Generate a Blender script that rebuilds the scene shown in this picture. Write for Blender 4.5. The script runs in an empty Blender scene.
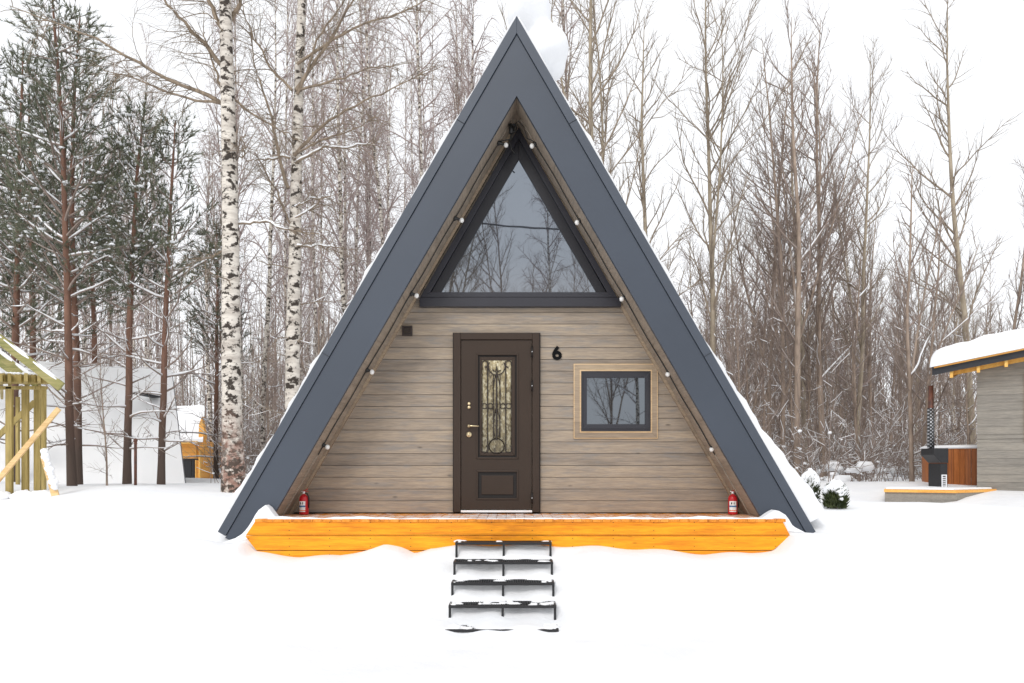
import bpy, math, random
import numpy as np
from mathutils import Vector
random.seed(7); rng = np.random.default_rng(11)
S = bpy.context.scene
C = S.collection
F = 760.0; HOR = 465.0; EYE = 1.5
def X(px, Y): return (px-512.0)*Y/F
def Z(py, Y): return EYE+(HOR-py)*Y/F

# ---------------------------------------------------------------- mesh builder
class MB:
    def __init__(s): s.v=[]; s.f=[]; s.m=[]; s.n=0; s.sm=[]
    def add(s, verts, faces, mat=0, smooth=False):
        verts=np.asarray(verts,float).reshape(-1,3)
        for f in faces: s.f.append([i+s.n for i in f]); s.m.append(mat); s.sm.append(smooth)
        s.v.append(verts); s.n+=len(verts)
    def box(s,x0,x1,y0,y1,z0,z1,mat=0):
        v=[(x0,y0,z0),(x1,y0,z0),(x1,y1,z0),(x0,y1,z0),(x0,y0,z1),(x1,y0,z1),(x1,y1,z1),(x0,y1,z1)]
        s.add(v,[(0,3,2,1),(4,5,6,7),(0,1,5,4),(1,2,6,5),(2,3,7,6),(3,0,4,7)],mat)
    def prism(s,poly,y0,y1,mat=0):      # polygon in XZ pushed along Y
        n=len(poly)
        a=sum(poly[i][0]*poly[(i+1)%n][1]-poly[(i+1)%n][0]*poly[i][1] for i in range(n))
        if a<0: poly=poly[::-1]
        v=[(p[0],y0,p[1]) for p in poly]+[(p[0],y1,p[1]) for p in poly]
        fs=[tuple(range(n)),tuple(range(2*n-1,n-1,-1))]
        for i in range(n):
            j=(i+1)%n; fs.append((i,i+n,j+n,j))
        s.add(v,fs,mat)
    def ring(s,po,pi,y0,y1,mat=0):
        n=len(po)
        for i in range(n):
            j=(i+1)%n; s.prism([po[i],po[j],pi[j],pi[i]],y0,y1,mat)
    def beam(s,a,b,w,h,mat=0,up=(0,0,1)):   # a box from a to b
        a=Vector(a); b=Vector(b); d=(b-a).normalized(); u=Vector(up)
        r=d.cross(u).normalized(); u=r.cross(d).normalized()
        v=[]
        for p in (a,b):
            for sx,sz in ((-1,-1),(1,-1),(1,1),(-1,1)): v.append(p+r*(sx*w/2)+u*(sz*h/2))
        s.add([tuple(q) for q in v],[(0,3,2,1),(4,5,6,7),(0,1,5,4),(1,2,6,5),(2,3,7,6),(3,0,4,7)],mat)
    def tube(s,P,R,k=3,mat=0,cap=False,squash=1.0,smooth=True):
        P=np.asarray(P,float); n=len(P); R=np.asarray(R,float)*np.ones(n)
        T=np.empty_like(P); T[1:-1]=P[2:]-P[:-2]; T[0]=P[1]-P[0]; T[-1]=P[-1]-P[-2]
        T/=np.linalg.norm(T,axis=1)[:,None]+1e-9
        ref=np.array([0.,0,1]) if abs(T[0,2])<.9 and abs(T[-1,2])<.95 else np.array([1.,.02,0])
        A=np.cross(T,ref); A/=np.linalg.norm(A,axis=1)[:,None]+1e-9
        B=np.cross(A,T)
        th=np.arange(k)*2*math.pi/k+.4
        V=P[:,None,:]+R[:,None,None]*(np.cos(th)[None,:,None]*A[:,None,:]+squash*np.sin(th)[None,:,None]*B[:,None,:])
        fs=[]
        for i in range(n-1):
            for j in range(k):
                q=(j+1)%k; fs.append((i*k+j,i*k+q,(i+1)*k+q,(i+1)*k+j))
        if cap: fs.append(tuple(range(k-1,-1,-1))); fs.append(tuple((n-1)*k+j for j in range(k)))
        s.add(V.reshape(-1,3),fs,mat,smooth)
    def lathe(s,c,prof,k=20,mat=0,smooth=True):
        v=[];fs=[]
        for r,z in prof:
            for j in range(k):
                t=2*math.pi*j/k; v.append((c[0]+r*math.cos(t),c[1]+r*math.sin(t),c[2]+z))
        n=len(prof)
        for i in range(n-1):
            for j in range(k):
                q=(j+1)%k; fs.append((i*k+j,i*k+q,(i+1)*k+q,(i+1)*k+j))
        fs.append(tuple(range(k-1,-1,-1))); fs.append(tuple((n-1)*k+j for j in range(k)))
        s.add(v,fs,mat,smooth)
    def blob(s,c,r,seg=8,rings=5,mat=0,noise=.12,rs=None):
        rs=rs or random
        v=[];fs=[]
        ph=[rs.uniform(0,6.28) for _ in range(4)]
        for i in range(rings+1):
            t=math.pi*i/rings
            for j in range(seg):
                p=2*math.pi*j/seg
                k=1+noise*(math.sin(2*p+ph[0]+3*t)+.7*math.sin(3*p+ph[1])*math.sin(2*t+ph[2]))
                if i in (0,rings): k=1
                v.append((c[0]+r[0]*k*math.sin(t)*math.cos(p),c[1]+r[1]*k*math.sin(t)*math.sin(p),c[2]+r[2]*k*math.cos(t)))
        for i in range(rings):
            for j in range(seg):
                q=(j+1)%seg; fs.append((i*seg+j,(i+1)*seg+j,(i+1)*seg+q,i*seg+q))
        s.add(v,fs,mat,True)
    def mesh(s,name):
        me=bpy.data.meshes.new(name)
        V=np.concatenate(s.v) if s.v else np.zeros((0,3))
        me.vertices.add(len(V)); me.vertices.foreach_set('co',V.ravel())
        ln=np.array([len(f) for f in s.f],dtype=np.int32)
        lo=np.concatenate([[0],np.cumsum(ln)[:-1]]).astype(np.int32)
        me.loops.add(int(ln.sum())); me.loops.foreach_set('vertex_index',np.fromiter((i for f in s.f for i in f),dtype=np.int32,count=int(ln.sum())))
        me.polygons.add(len(ln)); me.polygons.foreach_set('loop_start',lo)
        try: me.polygons.foreach_set('loop_total',ln)
        except Exception: pass
        me.polygons.foreach_set('material_index',np.array(s.m,dtype=np.int32))
        me.polygons.foreach_set('use_smooth',np.array(s.sm,dtype=bool))
        me.update(calc_edges=True)
        return me
    def build(s,name,mats,parent=None,bevel=0,loc=None):
        me=s.mesh(name)
        if not isinstance(mats,(list,tuple)): mats=[mats]
        for m in mats: me.materials.append(m)
        o=bpy.data.objects.new(name,me); C.objects.link(o)
        if parent: o.parent=parent; 
        if parent and parent.type=='EMPTY' or parent is not None:
            o.matrix_parent_inverse=parent_inv(parent)
        if loc: o.location=loc
        if bevel:
            b=o.modifiers.new('bevel','BEVEL'); b.width=bevel; b.segments=2; b.limit_method='ANGLE'
        return o
def parent_inv(p):
    from mathutils import Matrix
    m=Matrix.Identity(4); q=p
    chain=[]
    while q is not None:
        chain.append(q); q=q.parent
    for q in reversed(chain):
        m=m@q.matrix_parent_inverse@Matrix.LocRotScale(q.location,q.rotation_euler,q.scale)
    return m.inverted()
def snowtag(o): o['kind']='stuff'; return o
def tag(o,label=None,cat=None,group=None,kind=None):
    if label: o['label']=label
    if cat: o['category']=cat
    if group: o['group']=group
    if kind: o['kind']=kind
    return o
def empty(name,loc=(0,0,0),rz=0,label=None,cat=None,group=None):
    o=bpy.data.objects.new(name,None); C.objects.link(o); o.location=loc; o.rotation_euler=(0,0,rz)
    o.empty_display_size=.1
    return tag(o,label,cat,group)

# ---------------------------------------------------------------- materials
class NT:
    def __init__(s,name):
        s.m=bpy.data.materials.new(name); s.m.use_nodes=True; s.t=s.m.node_tree; s.t.nodes.clear()
        s.out=s.n('ShaderNodeOutputMaterial'); s.b=s.n('ShaderNodeBsdfPrincipled'); s.l(s.b.outputs[0],s.out.inputs[0])
    def n(s,t,**k):
        x=s.t.nodes.new(t)
        for a,b in k.items(): setattr(x,a,b)
        return x
    def l(s,a,b): s.t.links.new(a,b)
    def coord(s,scale=(1,1,1),kind='Object',rot=(0,0,0)):
        tc=s.n('ShaderNodeTexCoord'); mp=s.n('ShaderNodeMapping'); mp.inputs['Scale'].default_value=scale; mp.inputs['Rotation'].default_value=rot
        s.l(tc.outputs[kind],mp.inputs[0]); return mp.outputs[0]
    def noise(s,vec,scale=5,detail=4,rough=.55,w=None):
        x=s.n('ShaderNodeTexNoise'); x.inputs['Scale'].default_value=scale; x.inputs['Detail'].default_value=detail; x.inputs['Roughness'].default_value=rough
        s.l(vec,x.inputs['Vector']); return x.outputs['Fac']
    def ramp(s,fac,stops,interp='LINEAR'):
        x=s.n('ShaderNodeValToRGB'); cr=x.color_ramp; cr.interpolation=interp
        while len(cr.elements)<len(stops): cr.elements.new(.5)
        for e,(p,c) in zip(cr.elements,stops):
            e.position=p; e.color=(c,c,c,1) if isinstance(c,(int,float)) else (*c,1)
        s.l(fac,x.inputs[0]); return x.outputs[0]
    def mix(s,fac,a,b,mode='MIX'):
        x=s.n('ShaderNodeMix',data_type='RGBA',blend_type=mode)
        for sock,val in ((x.inputs['Factor'],fac),(x.inputs['A'],a),(x.inputs['B'],b)):
            if isinstance(val,(int,float)): sock.default_value=val if sock.name=='Factor' else (val,val,val,1)
            elif isinstance(val,(tuple,list)): sock.default_value=(*val,1)
            else: s.l(val,sock)
        return x.outputs['Result']
    def math(s,op,a,b=None,c=None):
        x=s.n('ShaderNodeMath',operation=op)
        for i,val in enumerate((a,b,c)):
            if val is None: continue
            if isinstance(val,(int,float)): x.inputs[i].default_value=val
            else: s.l(val,x.inputs[i])
        return x.outputs[0]
    def sep(s,vec):
        x=s.n('ShaderNodeSeparateXYZ'); s.l(vec,x.inputs[0]); return x.outputs
    def comb(s,a,b,c):
        x=s.n('ShaderNodeCombineXYZ')
        for i,val in enumerate((a,b,c)):
            if isinstance(val,(int,float)): x.inputs[i].default_value=val
            else: s.l(val,x.inputs[i])
        return x.outputs[0]
    def bump(s,h,strength=.3,dist=.01):
        x=s.n('ShaderNodeBump'); x.inputs['Strength'].default_value=strength; x.inputs['Distance'].default_value=dist
        s.l(h,x.inputs['Height']); s.l(x.outputs[0],s.b.inputs['Normal'])
    def color(s,c):
        if isinstance(c,(tuple,list)): s.b.inputs['Base Color'].default_value=(*c,1)
        else: s.l(c,s.b.inputs['Base Color'])
    def rough(s,r,spec=None,metal=None):
        if isinstance(r,(int,float)): s.b.inputs['Roughness'].default_value=r
        else: s.l(r,s.b.inputs['Roughness'])
        if spec is not None: s.b.inputs['Specular IOR Level'].default_value=spec
        if metal is not None: s.b.inputs['Metallic'].default_value=metal
    def snowmix(s,col,lo=.35,hi=.65,amount=.5,scale=6,zmax=None):   # snow lying on the upward faces
        g=s.n('ShaderNodeNewGeometry'); nz=s.sep(g.outputs['Normal'])[2]
        up=s.ramp(nz,[(lo,0.),(hi,1.)])
        n=s.ramp(s.noise(s.coord(),scale,3),[(max(0,amount-.08),1.),(min(1,amount+.08),0.)])
        f=s.math('MULTIPLY',up,n)
        if zmax:
            z=s.sep(g.outputs['Position'])[2]
            f=s.math('MULTIPLY',f,s.ramp(s.math('DIVIDE',z,zmax*1.5),[(.55,1.),(.85,.15)]))
        return s.mix(f,col,(.86,.88,.9))

def plain(name,col,rough=.5,metal=0,var=.12,scale=6,spec=.5,bump=0):
    col=up_(col,1.2); t=NT(name); n=t.noise(t.coord(),scale,4)
    c=t.mix(1.,col,t.ramp(n,[(.3,1-var),(.7,1+var*.6)]),'MULTIPLY'); t.color(c); t.rough(rough,spec,metal)
    if bump: t.bump(t.noise(t.coord(),scale*12,4),bump,.004)
    return t.m

def up_(c,k): return tuple(min(.93,x*k) for x in c)
def wood(name,cols,pitch,axis='X',across='Z',gap_off=0.,knots=True,rough=.65,grain=(1.2,22),bumps=.25,groove=True,var=.5,snow=None,warm=None,stain=None,nails=None):
    """planks: tone differs from board to board, grain runs along `axis`, boards repeat along `across`"""
    cols=[up_(c,1.2) for c in cols]; t=NT(name); co=t.coord(); s3=t.sep(co); idx={'X':0,'Y':1,'Z':2}
    a=s3[idx[axis]]; b=s3[idx[across]]; o=[i for i in range(3) if i not in (idx[axis],idx[across])][0]; d=s3[o]
    u=t.math('DIVIDE',t.math('SUBTRACT',b,gap_off),pitch); row=t.math('FLOOR',u)
    wn=t.n('ShaderNodeTexWhiteNoise',noise_dimensions='1D'); t.l(row,wn.inputs['W']); r=wn.outputs['Value']
    shift=t.math('MULTIPLY',r,37.)
    v=t.comb(t.math('ADD',t.math('MULTIPLY',a,grain[0]),shift),t.math('MULTIPLY',b,grain[1]),t.math('MULTIPLY',d,grain[1]))
    g1=t.noise(v,1.6,6,.6); g2=t.noise(v,6,3,.6)
    v2=t.comb(t.math('ADD',t.math('MULTIPLY',a,.9),shift),t.math('MULTIPLY',b,5.),d)
    big=t.noise(v2,1.7,3)
    f=t.math('ADD',t.math('MULTIPLY',g1,.55),t.math('MULTIPLY',big,.45))
    f=t.math('ADD',t.math('MULTIPLY',f,1.),t.math('MULTIPLY',t.math('SUBTRACT',r,.5),var*.5))
    c=t.ramp(f,[(.28,cols[0]),(.47,cols[1]),(.68,cols[2])])
    c=t.mix(1.,c,t.ramp(g2,[(.35,.82),(.6,1.06)]),'MULTIPLY')
    if knots:
        vo=t.n('ShaderNodeTexVoronoi'); vo.inputs['Scale'].default_value=1.
        t.l(t.comb(t.math('ADD',t.math('MULTIPLY',a,2.1),shift),t.math('MULTIPLY',b,5.5),0.),vo.inputs['Vector'])
        c=t.mix(t.ramp(vo.outputs['Distance'],[(.025,.7),(.085,0.)]),c,tuple(x*.35 for x in cols[0]))
    if groove:
        fr=t.math('FRACT',u); e=t.math('MINIMUM',fr,t.math('SUBTRACT',1.,fr))
        c=t.mix(t.ramp(e,[(.008,.6),(.03,0.)]),c,tuple(x*.3 for x in cols[0]))
    if stain:
        v3=t.comb(t.math('ADD',t.math('MULTIPLY',a,1.6),shift),t.math('MULTIPLY',b,9.),d)
        c=t.mix(t.ramp(t.noise(v3,2.2,5,.65),[(.50,0.),(.68,.65)]),c,stain)
    if warm:
        c=t.mix(t.ramp(t.noise(v2,3.1,4),[(.5,0.),(.75,.5)]),c,warm)
    if nails:
        fx=t.math('ABSOLUTE',t.math('SUBTRACT',t.math('FRACT',t.math('DIVIDE',a,nails)),.5)); fz=t.math('ABSOLUTE',t.math('SUBTRACT',t.math('FRACT',t.math('MULTIPLY',u,2.)),.5))
        dd=t.math('SQRT',t.math('ADD',t.math('POWER',t.math('MULTIPLY',fx,nails),2.),t.math('POWER',t.math('MULTIPLY',fz,pitch*.5),2.)))
        c=t.mix(t.ramp(t.math('MULTIPLY',dd,20.),[(.09,.85),(.14,0.)]),c,(.12,.05,.01))
    if snow: 
        gg=t.n('ShaderNodeNewGeometry'); nz=t.sep(gg.outputs['Normal'])[2]
        n=t.math('ADD',t.noise(t.coord((3,9,3)),4,5,.7),snow(t,s3))
        c=t.mix(t.math('MULTIPLY',t.ramp(nz,[(.8,0.),(.9,1.)]),t.ramp(n,[(.53,0.),(.60,1.)])),c,(.86,.87,.9))
    t.color(c); t.rough(rough,.35); t.bump(g1,bumps,.004)
    return t.m

M={}
t=NT('snow'); n=t.noise(t.coord(),1.3,6,.55); t.color(t.ramp(n,[(.3,(.84,.855,.88)),(.7,(.90,.905,.915))])); t.rough(.75,.2)
nn=t.math('ADD',t.noise(t.coord(),2.2,5,.5),t.math('MULTIPLY',t.noise(t.coord(),40,3,.6),.06)); t.bump(nn,.35,.10); M['snow']=t.m
t=NT('tree_snow'); t.color((.90,.91,.93)); t.rough(.8,.2); M['tsnow']=t.m
t=NT('fresh_snow'); t.color(t.ramp(t.noise(t.coord(),1.2,4),[(.3,(.93,.94,.95)),(.7,(.97,.97,.97))])); t.rough(.8,.2); M['fresh']=t.m  # light put into the colour: paler snow offsets shade from the pines
M['siding']=wood('grey_brown_siding',[(.170,.142,.116),(.262,.215,.169),(.345,.276,.203)],.136,'X','Z',gap_off=.95,groove=True,var=.30,stain=(.225,.215,.205))
M['soffit']=wood('soffit_planks',[(.20,.168,.135),(.28,.236,.19),(.35,.295,.235)],.1185,'Y','Z',groove=False,var=.22,knots=False)
M['trimwood']=wood('window_trim_wood',[(.21,.165,.12),(.28,.215,.155),(.35,.27,.185)],.4,'X','Z',groove=False,knots=False)
M['paletrim']=wood('pale_edge_wood',[(.42,.28,.15),(.50,.35,.20),(.58,.42,.25)],.4,'X','Z',groove=False,knots=False)
M['fascia']=plain('slate_metal',(.040,.050,.068),.40,.0,.12,.7,.5,)
M['fascia2']=plain('slate_metal_edge',(.048,.058,.076),.40,.0,.07,1.5,.5)
M['darkgap']=plain('seam_dark',(.012,.013,.016),.8)
M['frame']=plain('anthracite_frame',(.020,.020,.027),.38,0,.08,4,.5)
M['frame_in']=plain('black_frame',(.010,.010,.014),.35,0,.05,4,.5)
M['door']=plain('dark_brown_door_steel',(.030,.0175,.0105),.42,.0,.06,3,.35)
M['door_dark']=plain('door_rebate',(.010,.007,.006),.5,0,.06,3,.4)
M['brass']=plain('satin_brass',(.62,.52,.33),.32,.85,.05)
M['iron']=plain('wrought_iron',(.03,.022,.018),.45,.2,.05)
M['black']=plain('black_metal',(.02,.02,.022),.5,.1,.2,30,.4)
M['blackplastic']=plain('black_plastic',(.012,.012,.012),.45)
M['matt']=plain('matt_black',(.006,.006,.006),.8,0,.02,3,.1)
M['bulb']=plain('frosted_bulb',(.82,.80,.76),.3,0,.02)
M['red']=plain('red_enamel',(.45,.012,.018),.28,0,.05)
M['white_label']=plain('white_label',(.75,.77,.78),.5)
M['blue_label']=plain('blue_label',(.05,.15,.32),.5)
M['orange_label']=plain('orange_label',(.75,.22,.08),.5)
M['alu']=plain('aluminium',(.75,.76,.78),.35,.4,.03)
M['vent']=plain('brown_vent',(.03,.02,.017),.5)
# glass of the windows: dark room behind, strong reflection
def glassmat(name,base,refl,tint=(.80,.89,1.)):
    t=NT(name); t.color(base); t.rough(.6,.0)
    g=t.n('ShaderNodeBsdfGlossy'); g.inputs['Roughness'].default_value=.015; g.inputs['Color'].default_value=(*tint,1)
    b=t.n('ShaderNodeBump'); b.inputs['Strength'].default_value=.04; b.inputs['Distance'].default_value=.02
    t.l(t.noise(t.coord(),1.2,2),b.inputs['Height']); t.l(b.outputs[0],g.inputs['Normal'])
    mx=t.n('ShaderNodeMixShader'); mx.inputs[0].default_value=refl
    t.l(t.b.outputs[0],mx.inputs[1]); t.l(g.outputs[0],mx.inputs[2]); t.l(mx.outputs[0],t.out.inputs[0])
    return t
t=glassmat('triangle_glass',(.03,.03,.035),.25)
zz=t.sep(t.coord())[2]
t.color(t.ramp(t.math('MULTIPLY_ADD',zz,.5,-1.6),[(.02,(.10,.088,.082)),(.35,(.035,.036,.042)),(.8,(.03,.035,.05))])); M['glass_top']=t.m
M['glass_small']=glassmat('small_window_glass',(.012,.012,.012),.20).m
t=NT('gold_textured_glass'); vo=t.n('ShaderNodeTexVoronoi'); vo.inputs['Scale'].default_value=55; t.l(t.coord((1,1,.6)),vo.inputs['Vector'])
nz=t.noise(t.coord((1,1,.5)),9,5,.7)
c=t.mix(.5,t.ramp(nz,[(.3,(.09,.065,.035)),(.5,(.36,.29,.15)),(.68,(.72,.64,.42))]),t.ramp(t.sep(vo.outputs['Color'])[0],[(.1,(.10,.075,.04)),(.6,(.42,.34,.18)),(.95,(.85,.8,.6))]))
c=t.mix(1.,c,t.ramp(t.math('MULTIPLY_ADD',t.sep(t.coord())[2],.9,-1.6),[(0.,.5),(.45,.7),(.9,1.1)]),'MULTIPLY')
t.color(c); t.rough(.15,.6); t.bump(vo.outputs['Distance'],.6,.01); M['gold']=t.m
# deck
def decksnow(t,s3):
    y=s3[1]; x=s3[0]
    side=t.ramp(t.math('ABSOLUTE',t.math('SUBTRACT',x,.0)),[(.25,.06),(.99,-.05)])
    return t.math('ADD',t.math('SUBTRACT',side,0.),t.ramp(t.math('DIVIDE',t.math('SUBTRACT',y,7.86),.9),[(0.,.02),(.5,.05),(.8,-.02)]))
DK=[(.50,.145,.004),(.80,.275,.005),(.92,.36,.009)]
M['decktop']=wood('deck_boards',[(.46,.14,.013),(.64,.23,.02),(.74,.30,.05)],.10,'Y','X',gap_off=.02,groove=True,knots=False,snow=decksnow)
M['deckbeam']=wood('orange_deck_timber',DK,.165,'X','Z',gap_off=.615,groove=True,var=.25,rough=.5,warm=(.42,.115,.006),nails=.42)
M['green_timber']=wood('green_treated_timber',[(.20,.150,.045),(.34,.26,.095),(.46,.36,.15)],3.,'Z','X',groove=False,var=.2)
M['green_rafter']=wood('green_treated_rafter',[(.12,.125,.04),(.24,.225,.085),(.36,.30,.14)],3.,'X','Z',groove=False,var=.2)
M['fresh_timber']=wood('fresh_timber',[(.45,.28,.11),(.62,.42,.2),(.72,.52,.28)],3.,'X','Z',groove=False,var=.2)
M['grey_planks']=wood('grey_stained_planks',[(.15,.138,.122),(.21,.193,.168),(.27,.245,.208)],.145,'X','Z',gap_off=.9,groove=False,knots=False,var=.3)
M['yellow_wood']=wood('yellow_rafters',[(.50,.26,.05),(.68,.38,.09),(.8,.5,.16)],3.,'Y','X',groove=False,var=.2)
M['red_staves']=wood('red_brown_staves',[(.16,.045,.014),(.26,.080,.020),(.36,.12,.032)],.10,'Z','X',groove=True,var=.6,knots=False,rough=.4)
M['orange_wall']=wood('orange_planks',[(.55,.23,.04),(.75,.36,.08),(.85,.46,.14)],.2,'X','Z',groove=True,var=.3)
M['asphalt']=plain('roof_felt',(.025,.026,.03),.8)
t=NT('rusty_pipe'); t.color(t.ramp(t.noise(t.coord((8,8,3)),3,4),[(.35,(.05,.025,.02)),(.6,(.16,.055,.03))])); t.rough(.6); M['rust']=t.m
# perforated chimney guard
t=NT('perforated_guard'); vo=t.n('ShaderNodeTexVoronoi'); vo.inputs['Scale'].default_value=22; vo.inputs['Randomness'].default_value=0.
t.l(t.coord((1,0,1),rot=(0,.785,0)),vo.inputs['Vector']); t.color(t.mix(t.ramp(vo.outputs['Distance'],[(.26,1.),(.34,0.)]),(.03,.03,.03),(.42,.43,.45))); t.rough(.4,.5,.3); M['guard']=t.m

# bark
def bark_birch(name,dark=.5,pink=False,sc=1.):
    t=NT(name); c1=t.coord((6*sc,6*sc,55*sc)); c2=t.coord((7*sc,7*sc,10*sc),rot=(.35,.3,0))
    l=t.ramp(t.noise(c1,1,3,.6),[(.60,0.),(.66,1.)])
    p=t.ramp(t.noise(c2,1,5,.62),[(dark,0.),(dark+.05,1.)])
    base=t.ramp(t.noise(t.coord((2,2,9)),1.5,4),[(.3,(.46,.41,.36)),(.6,(.72,.67,.60))])
    c=t.mix(t.math('MULTIPLY',l,.65),base,(.14,.11,.09)); c=t.mix(p,c,(.055,.045,.038))
    if pink:
        z=t.sep(t.coord())[2]
        k=t.math('MULTIPLY',t.ramp(t.math('MULTIPLY',z,.2),[(.12,1.),(.32,0.)]),t.ramp(t.noise(t.coord(),7,4),[(.38,0.),(.55,.9)]))
        c=t.mix(k,c,(.30,.17,.13))
        c=t.mix(t.math('MULTIPLY',t.ramp(t.math('MULTIPLY',z,.2),[(.08,1.),(.30,0.)]),t.ramp(t.noise(t.coord((9,9,14)),1,5,.7),[(.46,0.),(.54,1.)])),c,(.07,.055,.045))
    c=t.snowmix(c,.25,.5,.45,9)
    t.color(c); t.rough(.8,.2); t.bump(t.noise(c2,2.,5,.6),.6,.02); return t.m
def bark(name,a,b,zbot=None,snow=.42,scale=3,zmax=9):
    a=up_(a,1.45); b=up_(b,1.45); t=NT(name); n=t.noise(t.coord((3,3,.8)),scale,5,.65)
    c=t.ramp(n,[(.3,a),(.65,b)])
    if zbot:
        z=t.sep(t.coord())[2]; c=t.mix(t.ramp(t.math('MULTIPLY',z,.15),[(.1,1.),(.42,0.)]),c,zbot)
    c=t.snowmix(c,.2,.55,snow,2.5,zmax)
    t.color(c); t.rough(.85,.2); t.bump(n,.6,.02); return t.m
M['birch_big']=bark_birch('white_birch_bark',.525,True)
M['birch']=bark_birch('slender_birch_bark',.50,False,1.6)
M['aspen']=bark('aspen_bark',(.15,.125,.092),(.31,.262,.20))
M['alder']=bark('alder_bark',(.13,.10,.08),(.28,.22,.175))
M['pine_bark']=bark('pine_bark',(.085,.048,.035),(.165,.092,.066),zbot=(.095,.07,.058),snow=.36)
M['twig_tan']=bark('tan_twigs',(.135,.108,.083),(.25,.205,.16),snow=.38,zmax=6)
M['twig_brown']=bark('brown_twigs',(.125,.096,.081),(.235,.188,.162),snow=.42,zmax=6)
M['twig_purple']=bark('purple_twigs',(.18,.14,.132),(.32,.265,.25),snow=.40,zmax=6)
t=NT('pine_needles'); n=t.noise(t.coord(),1.6,3); c=t.ramp(n,[(.3,(.060,.070,.044)),(.7,(.165,.178,.115))]); c=t.snowmix(c,.45,.9,.50,1.8)
t.color(c); t.rough(.6,.3); M['needles']=t.m
t=NT('thuja'); n=t.noise(t.coord(),9,3); t.color(t.ramp(n,[(.3,(.02,.03,.010)),(.7,(.07,.085,.03))])); t.rough(.6,.3); M['thuja']=t.m

M['limb']=bark('birch_limbs',(.085,.066,.05),(.24,.19,.14),snow=.36,zmax=8)
M['far']=bark('far_twigs',(.15,.117,.10),(.27,.215,.185),snow=.45,zmax=6)  # aerial haze over the distant wood, put into a paler twig colour
# ---------------------------------------------------------------- ground
CX=.05
AX=np.array([-60,-3.3,X(228,7.88),X(245,7.88),X(256,7.88),X(300,7.88),X(340,7.88),X(365,7.88),X(385,7.88),X(402,7.88),X(415,7.88),X(430,7.88),X(455,7.88),X(503,7.88),X(550,7.88),X(600,7.88),X(650,7.88),X(705,7.88),X(750,7.88),X(774,7.88),X(790,7.88),X(806,7.88),3.6,60])
AY=np.array([538,540,543,542,552,556,555.5,550,545.5,549,554,549,548,547,548,549,551,555,554,551,537,535,533,530])
AZ=np.array([Z(y,7.88) for y in AY])
# heaps over the deck ends and the roof feet
HXL=np.array([X(p,8.0) for p in (214,222,228,236,244,251,258,266,270,275,285)]); HZL=np.array([Z(p,8.0) for p in (543,543,540.5,538,533,524,511,505,508,515.5,524)])
HXR=np.array([X(p,8.0) for p in (752,766,770,776,786,792,804,812)]); HZR=np.array([Z(p,8.0) for p in (524,515,512,509.5,515.5,526,532,536)])
_w=[(rng.uniform(.2,1.6),rng.uniform(.2,1.6),rng.uniform(0,6.28),rng.uniform(.3,1)) for _ in range(14)]
_w2=[(rng.uniform(1.2,4.),rng.uniform(1.2,4.),rng.uniform(0,6.28),rng.uniform(.3,1)) for _ in range(8)]
def ground(x,y):
    x=np.asarray(x,float); y=np.asarray(y,float)
    b=np.interp(y,[-300,0,5,6.3,6.5,7.7,7.95,8.4,11,14,30,60,900],[0,-.02,-.02,.02,.075,.50,.62,.70,.93,.97,.90,.85,.85])
    nz=np.zeros_like(b+x)
    for a,c,p,s in _w: nz=nz+.024*s/(a+c)*np.sin(a*x+c*y*1.3+p+.6*np.sin(.7*c*x+p))
    for a,c,p,s in _w2: nz=nz+.010*s*np.sin(a*x+p+.8*np.sin(c*y*.8))*np.sin(c*y+p*2)*np.clip(np.abs(x+.09)-1.0,0,1)*np.clip((7.6-y)/1.5,0,1)
    side=np.clip((np.abs(x)-3.4)/3,0,1)*np.clip((y-5)/2,0,1)
    b=b+.07*side+nz*(1.1+1.2*side)
    e=np.interp(x,AX,AZ)
    w=np.clip(1-(7.9-y)/1.1,0,1)*np.clip(1-(y-7.93)/.35,0,1); w=w*w*(3-2*w)
    b=b*(1-w)+(e+.012*np.sin(9*x)+nz*.3)*w
    b=b-.16*np.exp(-((x+8.1)/1.6)**2-((y-12.4)/1.0)**2)-.10*np.clip((x-5)/2,0,1)*np.clip((8.2-x)/.8,0,1)*np.clip((y-11)/1.5,0,1)*np.clip((17-y)/2,0,1)
    # under the steps
    ws=np.clip((.85-np.abs(x+.09))/.33,0,1)*np.clip((y-6.2)/.2,0,1)*np.clip((7.8-y)/.12,0,1)
    lin=np.interp(y,[6.2,6.49,6.52,6.84,7.13,7.39,7.66,7.9],[.03,.078,.098,.125,.265,.42,.575,.68])+.014*np.sin(7*x+5*y)+.012*np.sin(17*x-3*y)
    b=b*(1-ws)+lin*ws
    # beneath the house
    inh=(np.abs(x-CX)<(3.02))&(y>7.93)&(y<15.4)
    b=np.where(inh,np.minimum(b,.52),b)
    # banked snow beside the roof
    for sx,am in ((-1,.42),(1,.22)):
        d=(x-CX)*sx-3.25
        b=b+np.where(y>8.15,am*np.clip(1-np.abs(d)/.8,0,1)**1.6*np.clip((y-8.15)/.5,0,1)*np.clip((16-y)/2,0,1),0)
    # heaps on the deck ends
    wy=np.clip((y-7.915)/.05,0,1)*np.clip((8.16-y)/.06,0,1)
    for hx,hz in ((HXL,HZL),(HXR,HZR)):
        inside=(x>hx[0])&(x<hx[-1])
        b=np.where(inside,b*(1-wy)+np.maximum(b*0+np.interp(x,hx,hz),b*0)*wy,b)
    return b
def gz(x,y): return float(ground(np.array([x]),np.array([y]))[0])
def axis(*segs):
    o=[]
    for a,b,s in segs: o+=list(np.arange(a,b,s))
    return np.array(o+[segs[-1][1]])
gx=axis((-900,-120,60),(-120,-24,6),(-24,-6,.5),(-6,-3.5,.12),(-3.5,3.6,.035),(3.6,6,.12),(6,24,.5),(24,120,6),(120,900,60))
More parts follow.
